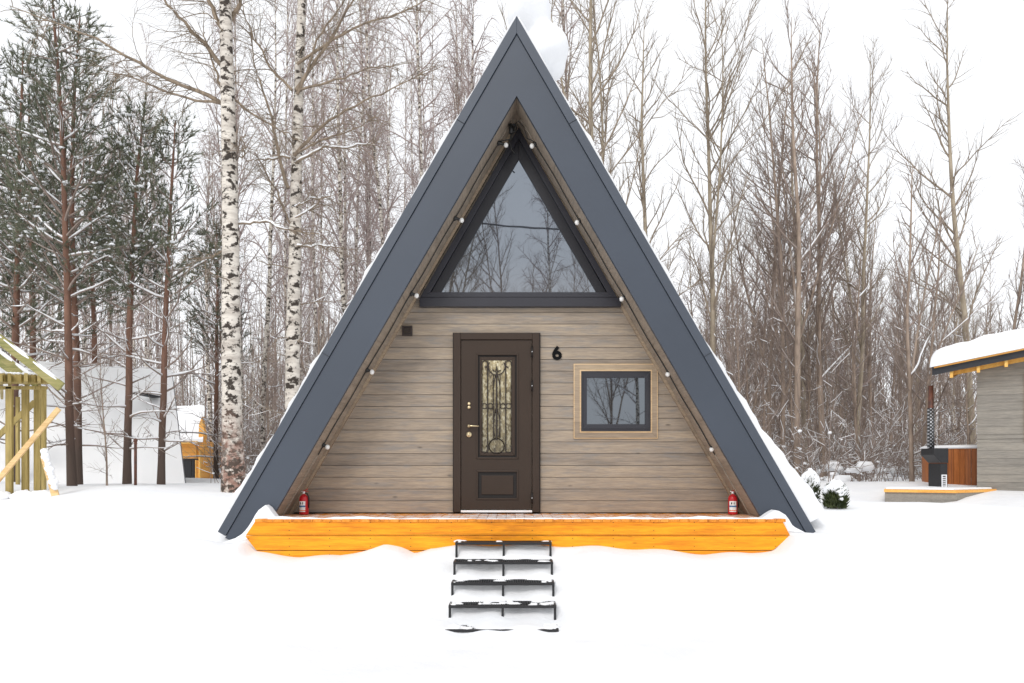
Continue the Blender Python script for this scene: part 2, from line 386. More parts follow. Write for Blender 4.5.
gy=axis((-300,-20,20),(-20,3,1),(3,6,.1),(6,7.8,.035),(7.8,8.3,.0125),(8.3,10,.06),(10,30,.4),(30,120,4),(120,900,60))
GX,GY=np.meshgrid(gx,gy); GZ=ground(GX,GY)
nx,ny=len(gx),len(gy)
mb=MB(); V=np.stack([GX,GY,GZ],-1).reshape(-1,3)
mb.add(V,[(j*nx+i,j*nx+i+1,(j+1)*nx+i+1,(j+1)*nx+i) for j in range(ny-1) for i in range(nx-1)],0,True)
tag(mb.build('ground',M['snow']),'deep untrodden white snow covering the whole ground','snow',kind='structure')

# ---------------------------------------------------------------- the cabin
YF=8.09; YW=8.77; AP=6.285; AI=5.44; TA=.5795; A=math.atan(TA)
sn,cs=math.sin(A),math.cos(A)
cabin=empty('cabin',(CX,9,.9),0,'tall A-frame cabin with slate grey metal roof, brown front and number 6','cabin')
def side_poly(sgn,a0,a1,ztip,ext=0.):
    """band between the slope lines through apex heights a0 (outer) and a1 (inner); foot cut square"""
    L=(a0-ztip)/cs+ext
    ox=-sn*L; oz=a0-cs*L
    w=(a0-a1)*sn
    ix=ox+cs*w; iz=oz-sn*w
    return [(CX+sgn*0,a0),(CX-sgn*ox*-1 if False else CX+sgn*ox,oz),(CX+sgn*ix,iz),(CX,a1)]
fo=MB(); fi=MB(); gp=MB()
for sg in (1,-1):
    fo.prism(side_poly(sg,AP,AP-.186,.79),YF-.0,YF+.06)
    fi.prism(side_poly(sg,AP-.196,AI,.79-.196+.13,0),YF+.018,YF+.07)
    gp.prism(side_poly(sg,AP-.02,AI+.02,.84),YF+.06,YF+.075)
fi.build('fascia',M['fascia'],cabin); fo.build('roof_edge',M['fascia2'],cabin,bevel=.004); gp.build('seam',M['darkgap'],cabin)
rf=MB()
for sg in (1,-1): rf.prism(side_poly(sg,AP-.01,AI+.06,.82),YF+.078,15.2)
rf.build('roof',M['fascia'],cabin)
# seams across the edge band
sm=MB()
def slope_pt(sg,a,zz): return (CX+sg*-(a-zz)*TA,zz)
for sg in (1,-1):
    for zz in (5.18,2.7):
        for a0,a1,yy in ((AP,AP-.19,YF-.002),):
            x0,z0=slope_pt(sg,a0,zz); w=(a0-a1)*sn
            sm.beam((x0,yy,z0),(x0+sg*cs*w,yy,z0-sn*w),.004,.006,0,up=(0,1,0))
sm.build('joint',M['darkgap'],cabin)
# soffit: planks running into the recess, each a little different in depth
so=MB()
L=(AI-.62)/cs
for sg in (1,-1):
    k=0; d=.0
    while d<L:
        e=min(d+.137,L); th=.02+random.uniform(-.0015,.0015)
        p=[]
        for dd in (d+.0006,e-.0006): p.append((CX-sg*sn*dd,AI+.006-cs*dd))
        q=[(x-sg*cs*th,z+sn*th) for x,z in p]
        so.prism([p[0],p[1],q[1],q[0]],YF+.078,YW+.03)
        d+=.137
so.build('soffit',M['soffit'],cabin)
tr=MB()
for sg in (1,-1):
    for dep,y0,y1,m in ((.030,YW-.045,YW+.0,1),(.012,YW-.30,YW-.27,0)):
        p=[(CX-sg*sn*dd,AI+.004-cs*dd) for dd in (.1,L)]
        q=[(x+sg*cs*dep,z-sn*dep) for x,z in p]
        tr.prism([p[0],p[1],q[1],q[0]],y0,y1,m)
tr.build('soffit_trim',[M['soffit'],M['trimwood']],cabin)
# siding boards with bevelled edges
wl=MB(); z=.95; zt=3.32
rows=[]
while z<zt: rows.append((z,min(z+.136,zt))); z+=.136
for z0,z1 in rows:
    hw=lambda zz:(AI+.01-zz)*TA
    c=.0038
    L0,L1=hw(z0),hw(z1)
    def P(h,y,zz): return (h,y,zz)
    v=[(CX-L0,YW+.01,z0+.001),(CX+L0,YW+.01,z0+.001),(CX+L0,YW,z0+c),(CX-L0,YW,z0+c),
       (CX-L1,YW,z1-c*.5),(CX+L1,YW,z1-c*.5),(CX+L1,YW+.01,z1-.001),(CX-L1,YW+.01,z1-.001)]
    wl.add(v,[(0,1,2,3),(3,2,5,4),(4,5,6,7)])
wl.box(CX-2.62,CX+2.62,YW+.011,YW+.05,.9,.96)
wl.prism([(CX-2.66,.9),(CX+2.66,.9),(CX,AI+.02)],YW+.011,YW+.05)
wl.build('front_wall',M['siding'],cabin)

# triangle window
def zw(py,Y=YW-.03): return Z(py,Y)
def xw(px,Y=YW-.03): return X(px,Y)
WX=xw(518.7)
def tri(hpx,by,ay): return [(WX-hpx/86.9,zw(by)),(WX+hpx/86.9,zw(by)),(WX,zw(ay))]
win=MB(); win.ring(tri(98,298,129),tri(88,298-5,140),YW-.075,YW-.002)
wino=win.build('triangle_window',M['frame'],cabin,bevel=.003)
w2=MB(); w2.ring(tri(90,297.5,138.5),tri(78.5,294.5,160),YW-.045,YW-.004); w2.build('sash',M['frame_in'],wino,bevel=.003)
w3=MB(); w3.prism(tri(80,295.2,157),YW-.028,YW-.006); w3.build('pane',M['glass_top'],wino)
w4=MB(); w4.box(xw(420),xw(620.5),YW-.085,YW-.003,zw(307.5),zw(298.4)); w4.build('window_sill',M['frame'],wino,bevel=.003)
# small window
def rect(x0,x1,y0,y1): return [(xw(x0),zw(y1)),(xw(x1),zw(y1)),(xw(x1),zw(y0)),(xw(x0),zw(y0))]
r=MB(); r.ring(rect(574.6,657.2,364.4,437.8),rect(580.8,651.2,370.6,431.7),YW-.022,YW-.001)
so_=r.build('small_window',M['trimwood'],cabin,bevel=.003)
r=MB(); r.ring(rect(573.8,658,363.6,438.6),rect(575.4,656.4,365.2,437.0),YW-.020,YW-.0005)
r.ring(rect(579.8,652.2,369.6,432.7),rect(581.2,650.8,371.0,431.3),YW-.026,YW-.0015); r.build('casing_edge',M['paletrim'],so_)
r=MB(); r.ring(rect(581.3,650.7,371.1,431.2),rect(584,648,374,428),YW-.030,YW-.002); r.ring(rect(583.2,648.8,373.2,428.8),rect(586.8,645,377.8,424.2),YW-.045,YW-.003)
r.build('frame',M['frame'],so_,bevel=.002)
r=MB(); r.box(xw(586),xw(645.8),YW-.025,YW-.004,zw(425),zw(377)); r.build('pane',M['glass_small'],so_)
# vent
r=MB(); x0,x1,z0,z1=xw(402),xw(412.2),zw(335.6),zw(325.6)
r.ring([(x0,z0),(x1,z0),(x1,z1),(x0,z1)],[(x0+.018,z0+.018),(x1-.018,z0+.018),(x1-.018,z1-.018),(x0+.018,z1-.018)],YW-.03,YW-.001)
for i in range(5):
    zz=z0+.024+i*.015; r.box(x0+.016,x1-.016,YW-.02,YW-.001,zz,zz+.007)
r.build('vent',M['vent'],cabin)
# house number 6
r=MB()
cx6,cz6=xw(557.2),zw(355.2)
P=[];R_=.037
for i in range(22):
    a=2*math.pi*i/21; P.append((cx6+R_*math.cos(a),YW-.012,cz6+R_*.92*math.sin(a)))
def stroke(mb,pts,w,y0,y1):
    L_=[];Rr=[]
    for i,p in enumerate(pts):
        a=pts[max(0,i-1)]; b=pts[min(len(pts)-1,i+1)]
        dx,dz=b[0]-a[0],b[1]-a[1]; l=math.hypot(dx,dz) or 1
        L_.append((p[0]-dz/l*w/2,p[1]+dx/l*w/2)); Rr.append((p[0]+dz/l*w/2,p[1]-dx/l*w/2))
    for i in range(len(pts)-1): mb.prism([L_[i],L_[i+1],Rr[i+1],Rr[i]],y0,y1)
pts=[(cx6+R_*math.cos(2*math.pi*i/24),cz6+R_*.95*math.sin(2*math.pi*i/24)) for i in range(25)]
pts[0]=pts[24]
stroke(r,pts,.036,YW-.016,YW-.0005)
stroke(r,[(cx6-.040,cz6+.004),(cx6-.036,cz6+.028),(cx6-.022,cz6+.055),(cx6-.002,cz6+.082),(cx6+.012,cz6+.100)],.036,YW-.0155,YW-.0004)
r.build('house_number',M['matt'],cabin)

# door
YD=8.72
def xd(p): return X(p,YD)
def zd(p): return Z(p,YD)
def rc(x0,x1,y0,y1): return [(xd(x0),zd(y1)),(xd(x1),zd(y1)),(xd(x1),zd(y0)),(xd(x0),zd(y0))]
dr=MB(); 
dr.box(xd(461.3),xd(531.6),YD+.032,YW-.004,zd(509.6),zd(340))                # core
# stiles and rails around glass and lower panel
gx0,gx1,gy0,gy1=477.5,517.3,354.5,457.8; lx0,lx1,ly0,ly1=477.5,517.3,471.5,498.6
for a,b,c,d in ((461.3,gx0,340,509.6),(gx1,531.6,340,509.6),(gx0,gx1,340,gy0),(gx0,gx1,gy1,ly0),(gx0,gx1,ly1,509.6)):
    dr.box(xd(a),xd(b),YD+.006,YD+.031,zd(d),zd(c))
door=dr.build('door',M['door'],cabin)
r=MB(); r.box(xd(453.6),xd(460.6),YD-.012,YW-.002,zd(512),zd(333.3)); r.box(xd(532.4),xd(539.4),YD-.012,YW-.002,zd(512),zd(333.3)); r.box(xd(460.7),xd(532.3),YD-.012,YW-.002,zd(339.6),zd(333.3))
r.build('door_frame',M['door'],door,bevel=.004)
r=MB(); r.ring(rc(452.6,540.4,332.4,512),rc(454.2,538.8,334.2,512.4),YW-.028,YW-.001); r.build('frame_edge',M['door_dark'],door)
r=MB()
r.ring(rc(gx0-1.3,gx1+1.3,gy0-1.3,gy1+1.3),rc(gx0+.6,gx1-.6,gy0+.6,gy1-.6),YD-.004,YD+.012)
r.ring(rc(lx0-1.3,lx1+1.3,ly0-1.3,ly1+1.3),rc(lx0+.6,lx1-.6,ly0+.6,ly1-.6),YD-.004,YD+.012)
r.ring(rc(gx0+2.2,gx1-2.2,gy0+2.2,gy1-2.2),rc(481.6,511.6,360.2,452.2),YD+.012,YD+.0315)
r.box(xd(lx0+4),xd(lx1-4),YD+.008,YD+.0318,zd(ly1-4),zd(ly0+4))
r.build('moulding',M['door'],door,bevel=.004)
r=MB(); r.box(xd(gx0+.5),xd(gx1-.5),YD+.026,YD+.0316,zd(gy1-.5),zd(gy0+.5)); r.box(xd(lx0+.5),xd(lx1-.5),YD+.026,YD+.0316,zd(ly1-.5),zd(ly0+.5)); r.build('rebate',M['door_dark'],door)
r=MB(); r.box(xd(481),xd(512),YD+.020,YD+.0255,zd(452.8),zd(359.6)); r.build('door_glass',M['gold'],door)
r=MB(); yb=YD+.010
def bar(x0,y0,x1,y1,rad=.0065): r.tube([(xd(x0),yb,zd(y0)),(xd(x1),yb,zd(y1))],rad,6)
def arc(cx,cy,rr,a0=0,a1=360,rad=.006,n=22,ry=None):
    ry=ry or rr
    r.tube([(xd(cx+rr*math.cos(math.radians(a0+(a1-a0)*i/n))),yb,zd(cy-ry*math.sin(math.radians(a0+(a1-a0)*i/n)))) for i in range(n+1)],rad,6)
GC=496.6
bar(487.5,361,487.5,452); bar(505.7,361,505.7,452); bar(482.2,361,482.2,452,.004); bar(511,361,511,452,.004)
bar(493.3,375,493.3,438,.005); bar(499.9,375,499.9,438,.005); bar(GC,372,GC,440,.009)
arc(GC,366.5,8.3,150,390); arc(GC,446,7.6); arc(GC,446,7.6,0,360)
for cx in (484.4,490.3,502.9,508.8): arc(cx,406,2.6,rad=.0055)
for sx in (-1,1):
    arc(GC+sx*12,364,3.2,200 if sx<0 else -20,-90 if sx<0 else 270); arc(GC+sx*12,449,3.4,-180,60)
    r.tube([(xd(GC+sx*(1+2.6*math.sin(k/8*3.14))),yb,zd(374+k*5)) for k in range(7)],.005,5)
    r.tube([(xd(GC+sx*(1+2.2*math.sin(k/8*3.14))),yb,zd(409+k*4)) for k in range(8)],.005,5)
r.tube([(xd(GC-4),yb,zd(370)),(xd(GC-1),yb,zd(371.5)),(xd(GC),yb,zd(366)),(xd(GC+1),yb,zd(371.5)),(xd(GC+4),yb,zd(370))],.008,6)
r.blob((xd(GC),yb,zd(405)),(.014,.008,.03),8,6)
r.build('ironwork',M['iron'],door)
r=MB(); r.tube([(xd(469),YD+.004,zd(426.2)),(xd(469),YD-.05,zd(426.2))],.016,14,cap=True); r.tube([(xd(469),YD-.045,zd(426.2)),(xd(471),YD-.052,zd(426)),(xd(479.2),YD-.05,zd(426.4))],[.009,.009,.007],10,cap=True)
r.build('handle',M['brass'],door)
r=MB(); r.tube([(xd(469),YD+.005,zd(434.6)),(xd(469),YD-.012,zd(434.6))],[.033,.029],18,cap=True); r.tube([(xd(469),YD-.012,zd(434.6)),(xd(469),YD-.02,zd(434.6))],.014,12,cap=True)
r.build('lock',M['brass'],door)
r=MB(); 
for q in (403.6,407.2): r.tube([(xd(469),YD+.005,zd(q)),(xd(469),YD-.010,zd(q))],[.020,.017],16,cap=True)
r.build('lock',M['brass'],door)
for q in (352,386,498):
    r=MB(); r.tube([(xd(532),YD-.018,zd(q-5.5)),(xd(532),YD-.018,zd(q+5.5))],.011,10,cap=True); r.build('hinge',M['door_dark'],door)
    r=MB(); r.blob((xd(532),YD-.030,zd(q)),(.006,.004,.006),6,4,noise=0); r.build('hinge_pin',M['alu'],door)
r=MB(); r.box(xd(461),xd(532),YD-.02,YW-.005,zd(512.2),zd(510.2)); r.build('threshold',M['alu'],door)

# snow layer down both sides of the roof
for sg,t0,t1 in ((-1,.045,.25),(1,.042,.07)):
    r=MB(); n=90; m=26; V=[]; ys=[YF+.075]+list(np.linspace(YF+.11,15.1,m-1))
    for j in range(m):
        for i in range(n):
            zz=AP+.01-(AP-(.86 if sg==-1 else 1.0))*i/(n-1)
            th=t0+(t1-t0)*max(0,(2.6-zz)/1.8)**1.3+.012*math.sin(zz*5+ys[j])+.010*math.sin(zz*13+ys[j]*3)+.007*math.sin(zz*31+ys[j]*2)
            if j==0: th*=.75
            if sg==-1: zz2=zz
            th=max(.012,th)
            V.append((CX+sg*(-(AP-zz)*TA-cs*th),ys[j],zz+sn*th))
    o=len(V)
    for j in range(m):
        for i in range(n):
            zz=AP+.01-(AP-(.86 if sg==-1 else 1.0))*i/(n-1); V.append((CX+sg*(-(AP-zz)*TA+.01),ys[j],zz))
    fs=[(j*n+i,j*n+i+1,(j+1)*n+i+1,(j+1)*n+i) for j in range(m-1) for i in range(n-1)]
    if sg==-1: fs=[f[::-1] for f in fs]
    r.add(V,fs,0,True)
    cf=[(i,o+i,o+i+1,i+1) for i in range(n-1)]
    if sg==-1: cf=[f[::-1] for f in cf]
    r.add(V,cf,0,False); r.build('snow_layer',M['snow'],cabin)
# snow piled on the ridge
r=MB()
def snowblob(mb,c,rad,seed):
    st=random.Random(seed); mb.blob(c,rad,28,18,noise=.045,rs=st)
snowblob(r,(X(529,9.0),9.0,Z(11,9.0)),(.262,.42,.31),3); snowblob(r,(X(546,9.1),9.1,Z(52,9.1)),(.27,.42,.28),5)
snowblob(r,(X(552,9.2),9.15,Z(66,9.2)),(.16,.30,.19),8); snowblob(r,(X(526,9.3),9.7,Z(26,9.3)),(.24,.7,.28),9)
o=r.build('snow_mound',M['snow']); tag(o,'rounded lump of snow overhanging the ridge at the very top of the A-frame roof','snow mound')
md=o.modifiers.new('r','REMESH'); md.mode='VOXEL'; md.voxel_size=.03; md.use_smooth_shade=True
md=o.modifiers.new('s','SMOOTH'); md.iterations=6

# ---------------------------------------------------------------- deck
YB=7.88; DZ=.94
def xk(p): return X(p,YB)
def zk(p): return Z(p,YB)
deck=empty('deck',(CX,8,.6),0,'orange stained timber deck along the front of the A-frame, dusted with snow','deck')
r=MB()
xs=np.arange(xk(255),xk(777),.10)
for i,x in enumerate(xs):
    r.box(x+.002,x+.098,YB-.012+random.uniform(-.004,.004),8.70 if abs(x-CX)>2.4 else 8.765,DZ-.03,DZ+random.uniform(-.0015,.0015))
r.build('deck_boards',M['decktop'],deck)
r=MB()
cuts=[(520.8,535.6,(255.5,782.5),(245.5,790.3)),(536.2,550.2,(245.1,790.6),(256,773)),(550.8,563,(256,774),(268,760))]
for ya,yb_,(a,b),(c,d) in cuts:
    r.prism([(xk(c),zk(yb_)),(xk(d),zk(yb_)),(xk(b),zk(ya)),(xk(a),zk(ya))],YB,YB+.05)
r.build('deck_beam',M['deckbeam'],deck,bevel=.004)
r=MB(); n=220; V=[]
for i in range(n):
    x=xk(268)+(xk(772)-xk(268))*i/(n-1)
    mid=math.exp(-((x+.2)/.9)**2)
    h=(.016+.008*math.sin(x*7)+.004*math.sin(x*23))*(1-.75*mid); wd=(.13+.04*math.sin(x*3+1)+.02*math.sin(x*17))*(1-.5*mid)
    f=YB-.004+.012*math.sin(x*11)*.5
    V+=[(x,f,DZ-.004),(x,f+.004,DZ+h*.8),(x,f+wd*.5,DZ+h),(x,f+wd,DZ-.002)]
r.add(V,[(i*4+k,(i+1)*4+k,(i+1)*4+k+1,i*4+k+1) for i in range(n-1) for k in range(3)],0,True)
r.build('snow_strip',M['tsnow'],deck)

# steps: black metal treads of grating
TR=[(7.66,543.5),(7.39,563),(7.13,584),(6.84,606.7),(6.50,630.7)]
steps=empty('metal_steps',(-.09,6.4,.1),0,'black metal steps half buried in snow leading up to the orange deck','steps')
for k,(Y,py) in enumerate(TR):
    zt_=Z(py,Y); xc=-.086; hw=.486
    r=MB()
    r.box(xc-hw,xc+hw,Y,Y+.022,zt_-.013,zt_+.010); r.box(xc-hw,xc+hw,Y+.225,Y+.24,zt_-.012,zt_+.01)
    r.box(xc-hw,xc-hw+.02,Y+.022,Y+.225,zt_-.014,zt_+.012); r.box(xc+hw-.02,xc+hw,Y+.022,Y+.225,zt_-.014,zt_+.012)
    nb=44
    for i in range(nb):
        x=xc-hw+.02+(2*hw-.04)*i/(nb-1); r.box(x-.004,x+.004,Y+.022,Y+.225,zt_-.008,zt_+.008)
    for yy in (Y+.06,Y+.10,Y+.14,Y+.18): r.box(xc-hw+.02,xc+hw-.02,yy-.004,yy+.004,zt_-.006,zt_+.0095)
    tb=r.build('tread',M['black'],steps)
    for x in (xc-hw+.012,xc+.002,xc+hw-.012):
        r=MB(); r.box(x-.011,x+.011,Y+.001,Y+.021,zt_-.22,zt_-.014); r.build('leg',M['black'],steps)
    # snow that lies on the tread
    r=MB(); rr=random.Random(30+k); cover=[.15,.15,.2,.7,1.5][k]
    for i in range(int(34*cover)):
        x=xc+rr.uniform(-hw,hw)*.96; 
        if rr.random()<.35: x=xc+rr.choice((-1,1))*hw*rr.uniform(.8,.97)
        r.blob((x,Y+rr.uniform(.04,.22),zt_+.004),(rr.uniform(.02,.08),rr.uniform(.02,.05),rr.uniform(.008,.02)),9,5,rs=rr)
    for i in range(22):
        x=xc-hw+2*hw*i/21; r.blob((x,Y+.262,zt_-.012),(.05,.04,.018+.008*rr.random()),8,5,rs=rr)
    snowtag(r.build('snow',M['tsnow'],steps))

# ---------------------------------------------------------------- string of bulbs
sl=empty('string_lights',(CX,8.43,5.2),0,'black cable with round white bulbs strung up both slopes under the gable','string lights')
YC=8.44
def sof(sg,zz,off): # point just under the soffit
    return (CX-sg*((AI+.006-zz)*TA)+sg*cs*off, YC, zz-sn*off)
r=MB()
for sg in (1,-1):
    P=[]
    zz=5.10
    while zz>(1.55):
        p=sof(sg,zz,.012+.004*math.sin(zz*9)); P.append((p[0],p[1]+.004*math.sin(zz*5),p[2])); zz-=.12
    r.tube(P,.006,6)
P0=sof(1,5.10,.012); P1=sof(-1,5.10,.012)
r.tube([P0,(CX-.06,YC,5.12),(CX-.035,YC+.01,5.2),(CX-.02,YC,5.27)],.007,6)
r.tube([P1,(CX+.12,YC,5.13),(CX+.08,YC+.01,5.26),(CX+.02,YC,5.32),(CX-.03,YC,5.27)],.006,6)
for i in range(3): r.tube([(CX-.035+.035*math.cos(a*.7+i),YC-.01*i,5.235+.045*math.sin(a*.7+i)) for a in range(10)],.007,6)
r.tube([(CX-.06,YC,5.18),(CX-.075,YC,5.08),(CX-.05,YC+.01,5.0),(CX-.02,YC+.02,4.97)],.008,6)
r.tube([(CX-.065,YC,5.28),(CX-.055,YC-.01,5.18)],.03,8,cap=True)
r.build('cable',M['blackplastic'],sl)
for sg,lst in ((1,((506,145),(461.7,220.3),(416.6,295.7),(372,372),(327.5,447))),(-1,((532,146),(577,222.5),(621.7,299),(667.7,374.3),(711.7,449.3)))):
    for px,py in lst:
        zz=Z(py,YC); p=sof(sg,zz+.03,.0)
        b=Vector((X(px,YC),YC,zz)); a=Vector((p[0],YC,p[2])); 
        d=(b-a).normalized()
        r=MB(); r.tube([tuple(a),tuple(a+d*.012),tuple(b-d*.018)],[.022,.020,.015],10,cap=True); r.tube([tuple(a+Vector((-sg*.01,0,.03))),tuple(a+Vector((sg*.012,0,-.035)))],.010,6,cap=True)
        sk=r.build('socket',M['blackplastic'],sl)
        r=MB(); r.blob(tuple(b),(.026,.026,.028),14,10,noise=0); r.build('bulb',M['bulb'],sk)

# ---------------------------------------------------------------- fire extinguishers
def extinguisher(px,label,rz):
    Y=8.56; x=X(px,Y)
    e=empty('fire_extinguisher',(x,Y,DZ+.002),0,label,'fire extinguisher','fire extinguishers on the deck')
    c=(x,Y,DZ+.002); r=MB()
    r.lathe(c,[(.040,0),(.050,.004),(.052,.012),(.052,.175),(.049,.195),(.038,.213),(.020,.224),(.016,.232)],26); r.build('cylinder',M['red'],e)
    r=MB(); r.lathe((x,Y,DZ+.234),[(.017,0),(.017,.02),(.012,.03)],12); r.tube([(x,Y,DZ+.255),(x-.03,Y,DZ+.262)],.006,8,cap=True); v=r.build('valve',M['alu'],e)
    r=MB(); r.beam((x-.012,Y,DZ+.262),(x+.045,Y,DZ+.292),.018,.008); r.beam((x-.010,Y,DZ+.252),(x+.050,Y,DZ+.262),.018,.007); r.build('handle',M['red'],e,bevel=.002)
    r=MB(); r.tube([(x+.015,Y-.01,DZ+.245),(x+.045,Y-.02,DZ+.235),(x+.060,Y-.02,DZ+.19),(x+.058,Y-.02,DZ+.08)],.007,8,cap=True); r.build('hose',M['blackplastic'],e)
    def band(z0,z1,mat,a0=-150,a1=-60,rad=.0527):
        r=MB(); n=14; V=[]
        for z in (z0,z1):
            for i in range(n+1):
                a=math.radians(a0+(a1-a0)*i/n); V.append((x+rad*math.cos(a),Y+rad*math.sin(a),DZ+z))
        r.add(V,[(i,i+1,n+2+i,n+1+i) for i in range(n)],0,True); return r,mat
    r,m=band(.035,.155,M['white_label']); lb=r.build('label_sticker',m,e)
    r,m=band(.088,.106,M['blue_label'],rad=.0530); r.build('stripe',m,lb)
    r,m=band(.045,.056,M['orange_label'],rad=.0530); r.build('stripe',m,lb)
    r,m=band(.118,.142,M['blackplastic'],-128,-112,.0530); r.build('pictogram',m,lb)
    r,m=band(.118,.142,M['blackplastic'],-96,-86,.0530); r.build('pictogram',m,lb)
extinguisher(304,'small red fire extinguisher in the corner of the deck left of the door',0)
extinguisher(732.8,'small red fire extinguisher in the corner of the deck beyond the small window',0)

# ---------------------------------------------------------------- trees
def unit(v): return v/(np.linalg.norm(v)+1e-9)
def path(rs,p,d,L,n,wander,lift):
    P=[np.array(p,float)]; d=unit(np.array(d,float)); s=L/n
    for i in range(n):
        d=unit(d+rs.normal(0,wander,3)+np.array([0,0,lift])*s/ (L+.01)*1.0)
        P.append(P[-1]+d*s)
    return np.array(P)
def sub(P,t):
    i=min(int(t*(len(P)-1)),len(P)-2); f=t*(len(P)-1)-i
    return P[i]*(1-f)+P[i+1]*f, unit(P[i+1]-P[i])
def sidedir(rs,d,ang,az=None):
    ref=np.array([0,0,1.]) if abs(d[2])<.9 else np.array([1.,0,0])
    a=unit(np.cross(d,ref)); b=np.cross(d,a)
    az=rs.uniform(0,2*math.pi) if az is None else az
    return unit(d*math.cos(ang)+(a*math.cos(az)+b*math.sin(az))*math.sin(ang))
def snow_on(mb,rs,P,R,prob,zmax,thick=1.):
    if P[0][2]>zmax or rs.random()>prob: return
    d=unit(P[-1]-P[0])
    if abs(d[2])>.8: return
    i0=0; i1=max(2,int(len(P)*rs.uniform(.5,1)))
    Q=P[i0:i1].copy(); r=np.asarray(R)[i0:i1]*.85+.0065*thick*rs.uniform(.3,1.8,len(Q))
    Q[:,2]+=np.asarray(R)[i0:i1]*.7+r*.35
    r=r.copy(); r[-1]*=.3; r[0]*=.5
    mb.tube(Q,r,5,0)
def bare_tree(seed,H,R,kind='fast',crown0=.35,nb=46,br=1.,twig=.0045,sprays=1.,snowz=5.,lean=(0,0),forks=0,snowp=.35,low=0,limbs=None):
    rs=np.random.default_rng(seed); T=MB(); B=MB(); SN=MB()
    n=14; P=[np.zeros(3)]; d=unit(np.array([lean[0],lean[1],1.]))
    for i in range(n):
        d=unit(d+rs.normal(0,.022 if not limbs else .006,3)*np.array([1,1,0])+np.array([0,0,.05])); P.append(P[-1]+d*H/n)
    P=np.array(P); P[:,2]-=.15
    tt=np.linspace(0,1,n+1); RR=R*(1-tt)**.8*.93+twig*1.3; RR[0]*=1.22
    T.tube(P,RR,9,0)
    mains=[(P,RR,H)]
    for k in range(forks):
        t=rs.uniform(.12,.42); p,dd=sub(P,t); d2=sidedir(rs,dd,rs.uniform(.16,.3))
        L=H*(1-t)*rs.uniform(.75,.95); Q=path(rs,p,d2,L,10,.03,.35); r2=R*(1-t)*.62*(1-np.linspace(0,1,11))**.8+twig*1.3
        T.tube(Q,r2,7,0); mains.append((Q,r2,L))
    for mi,(P,RR,HL) in enumerate(mains):
        cnt=int(nb*(1 if mi==0 else .6))
        for b in range(cnt):
            t=crown0+(1-crown0)*((b+rs.random())/cnt)**.9; t=min(t,.985)
            if mi>0: t=.25+.73*(b+rs.random())/cnt
            p,dd=sub(P,t); rt=float(np.interp(t,np.linspace(0,1,len(RR)),RR))
            if kind=='fast': ang=rs.uniform(.45,.9); L=H*br*(.045+.19*(1-t)**.75)*rs.uniform(.45,1.35); lift=rs.uniform(.35,.75); wd=.09
            elif kind=='birch': ang=rs.uniform(.5,.95); L=H*br*(.05+.17*(1-t)**.7)*rs.uniform(.5,1.25); lift=rs.uniform(-.1,.45); wd=.08
            else: ang=rs.uniform(.9,1.4); L=H*br*(.06+.22*(1-t)**.8)*rs.uniform(.5,1.2); lift=rs.uniform(.1,.5); wd=.12
            if L<.12: continue
            r0=min(rt*.5,.006+L*.0065); Q=path(rs,p,sidedir(rs,dd,ang),L,7,wd,lift); q=r0*(1-np.linspace(0,1,8))**.9+twig
            B.tube(Q,q,5 if r0>.018 else 4,0); snow_on(SN,rs,Q,q,snowp,snowz)
            ns=int((3+L*5.2)*sprays)
            for s in range(ns):
                u=.12+.86*(s+rs.random())/ns; p2,d2=sub(Q,u); L2=L*(.10+.34*(1-u))*rs.uniform(.5,1.3)+.12
                if kind=='fast': a2=rs.uniform(.35,.75); l2=.45
                elif kind=='birch': a2=rs.uniform(.5,1.1); l2=-.55
                else: a2=rs.uniform(.5,1.1); l2=.1
                Q2=path(rs,p2,sidedir(rs,d2,a2),L2,4,.12,l2); r2=min(q[3]*.6,.004+L2*.006)
                B.tube(Q2,[r2+twig*.6,r2*.7+twig*.55,r2*.5+twig*.5,twig*.6,twig*.4],3,0)
                snow_on(SN,rs,Q2,np.full(5,r2+.002),snowp*.7,snowz,.7)
                n3=int((1+L2*4.5)*sprays)
                for k in range(n3):
                    v=.2+.78*(k+rs.random())/n3; p3,d3=sub(Q2,v); L3=rs.uniform(.12,.42)*(1 if kind!='birch' else 1.35)
                    Q3=path(rs,p3,sidedir(rs,d3,rs.uniform(.35,.8)),L3,2,.12,.3 if kind=='fast' else (-.7 if kind=='birch' else 0))
                    B.tube(Q3,[twig*.6,twig*.5,twig*.3],3,0)
    for lb in (limbs or []):      # big limbs, given as (x, z) points across the picture and a radius
        pts,r0=lb; Q=[]
        pts=np.array(pts,float); tt_=np.linspace(0,1,len(pts)); u_=np.linspace(0,1,16)
        xx=np.interp(u_,tt_,pts[:,0]); zz=np.interp(u_,tt_,pts[:,1]); k_=np.array([.25,.5,.25])
        for _ in range(2):
            xx[1:-1]=np.convolve(xx,k_,'valid'); zz[1:-1]=np.convolve(zz,k_,'valid')
        yy=np.cumsum(rs.normal(0,.05,16))*u_
        Q=np.stack([xx+rs.normal(0,.012,16)*(u_>0),yy,zz+rs.normal(0,.012,16)*(u_>0)],-1); q=np.linspace(r0,twig*1.6,16)
        B.tube(Q,q,6,0); snow_on(SN,rs,Q,q,.5,snowz)
        Lq=np.abs(np.diff(Q,axis=0)).sum()
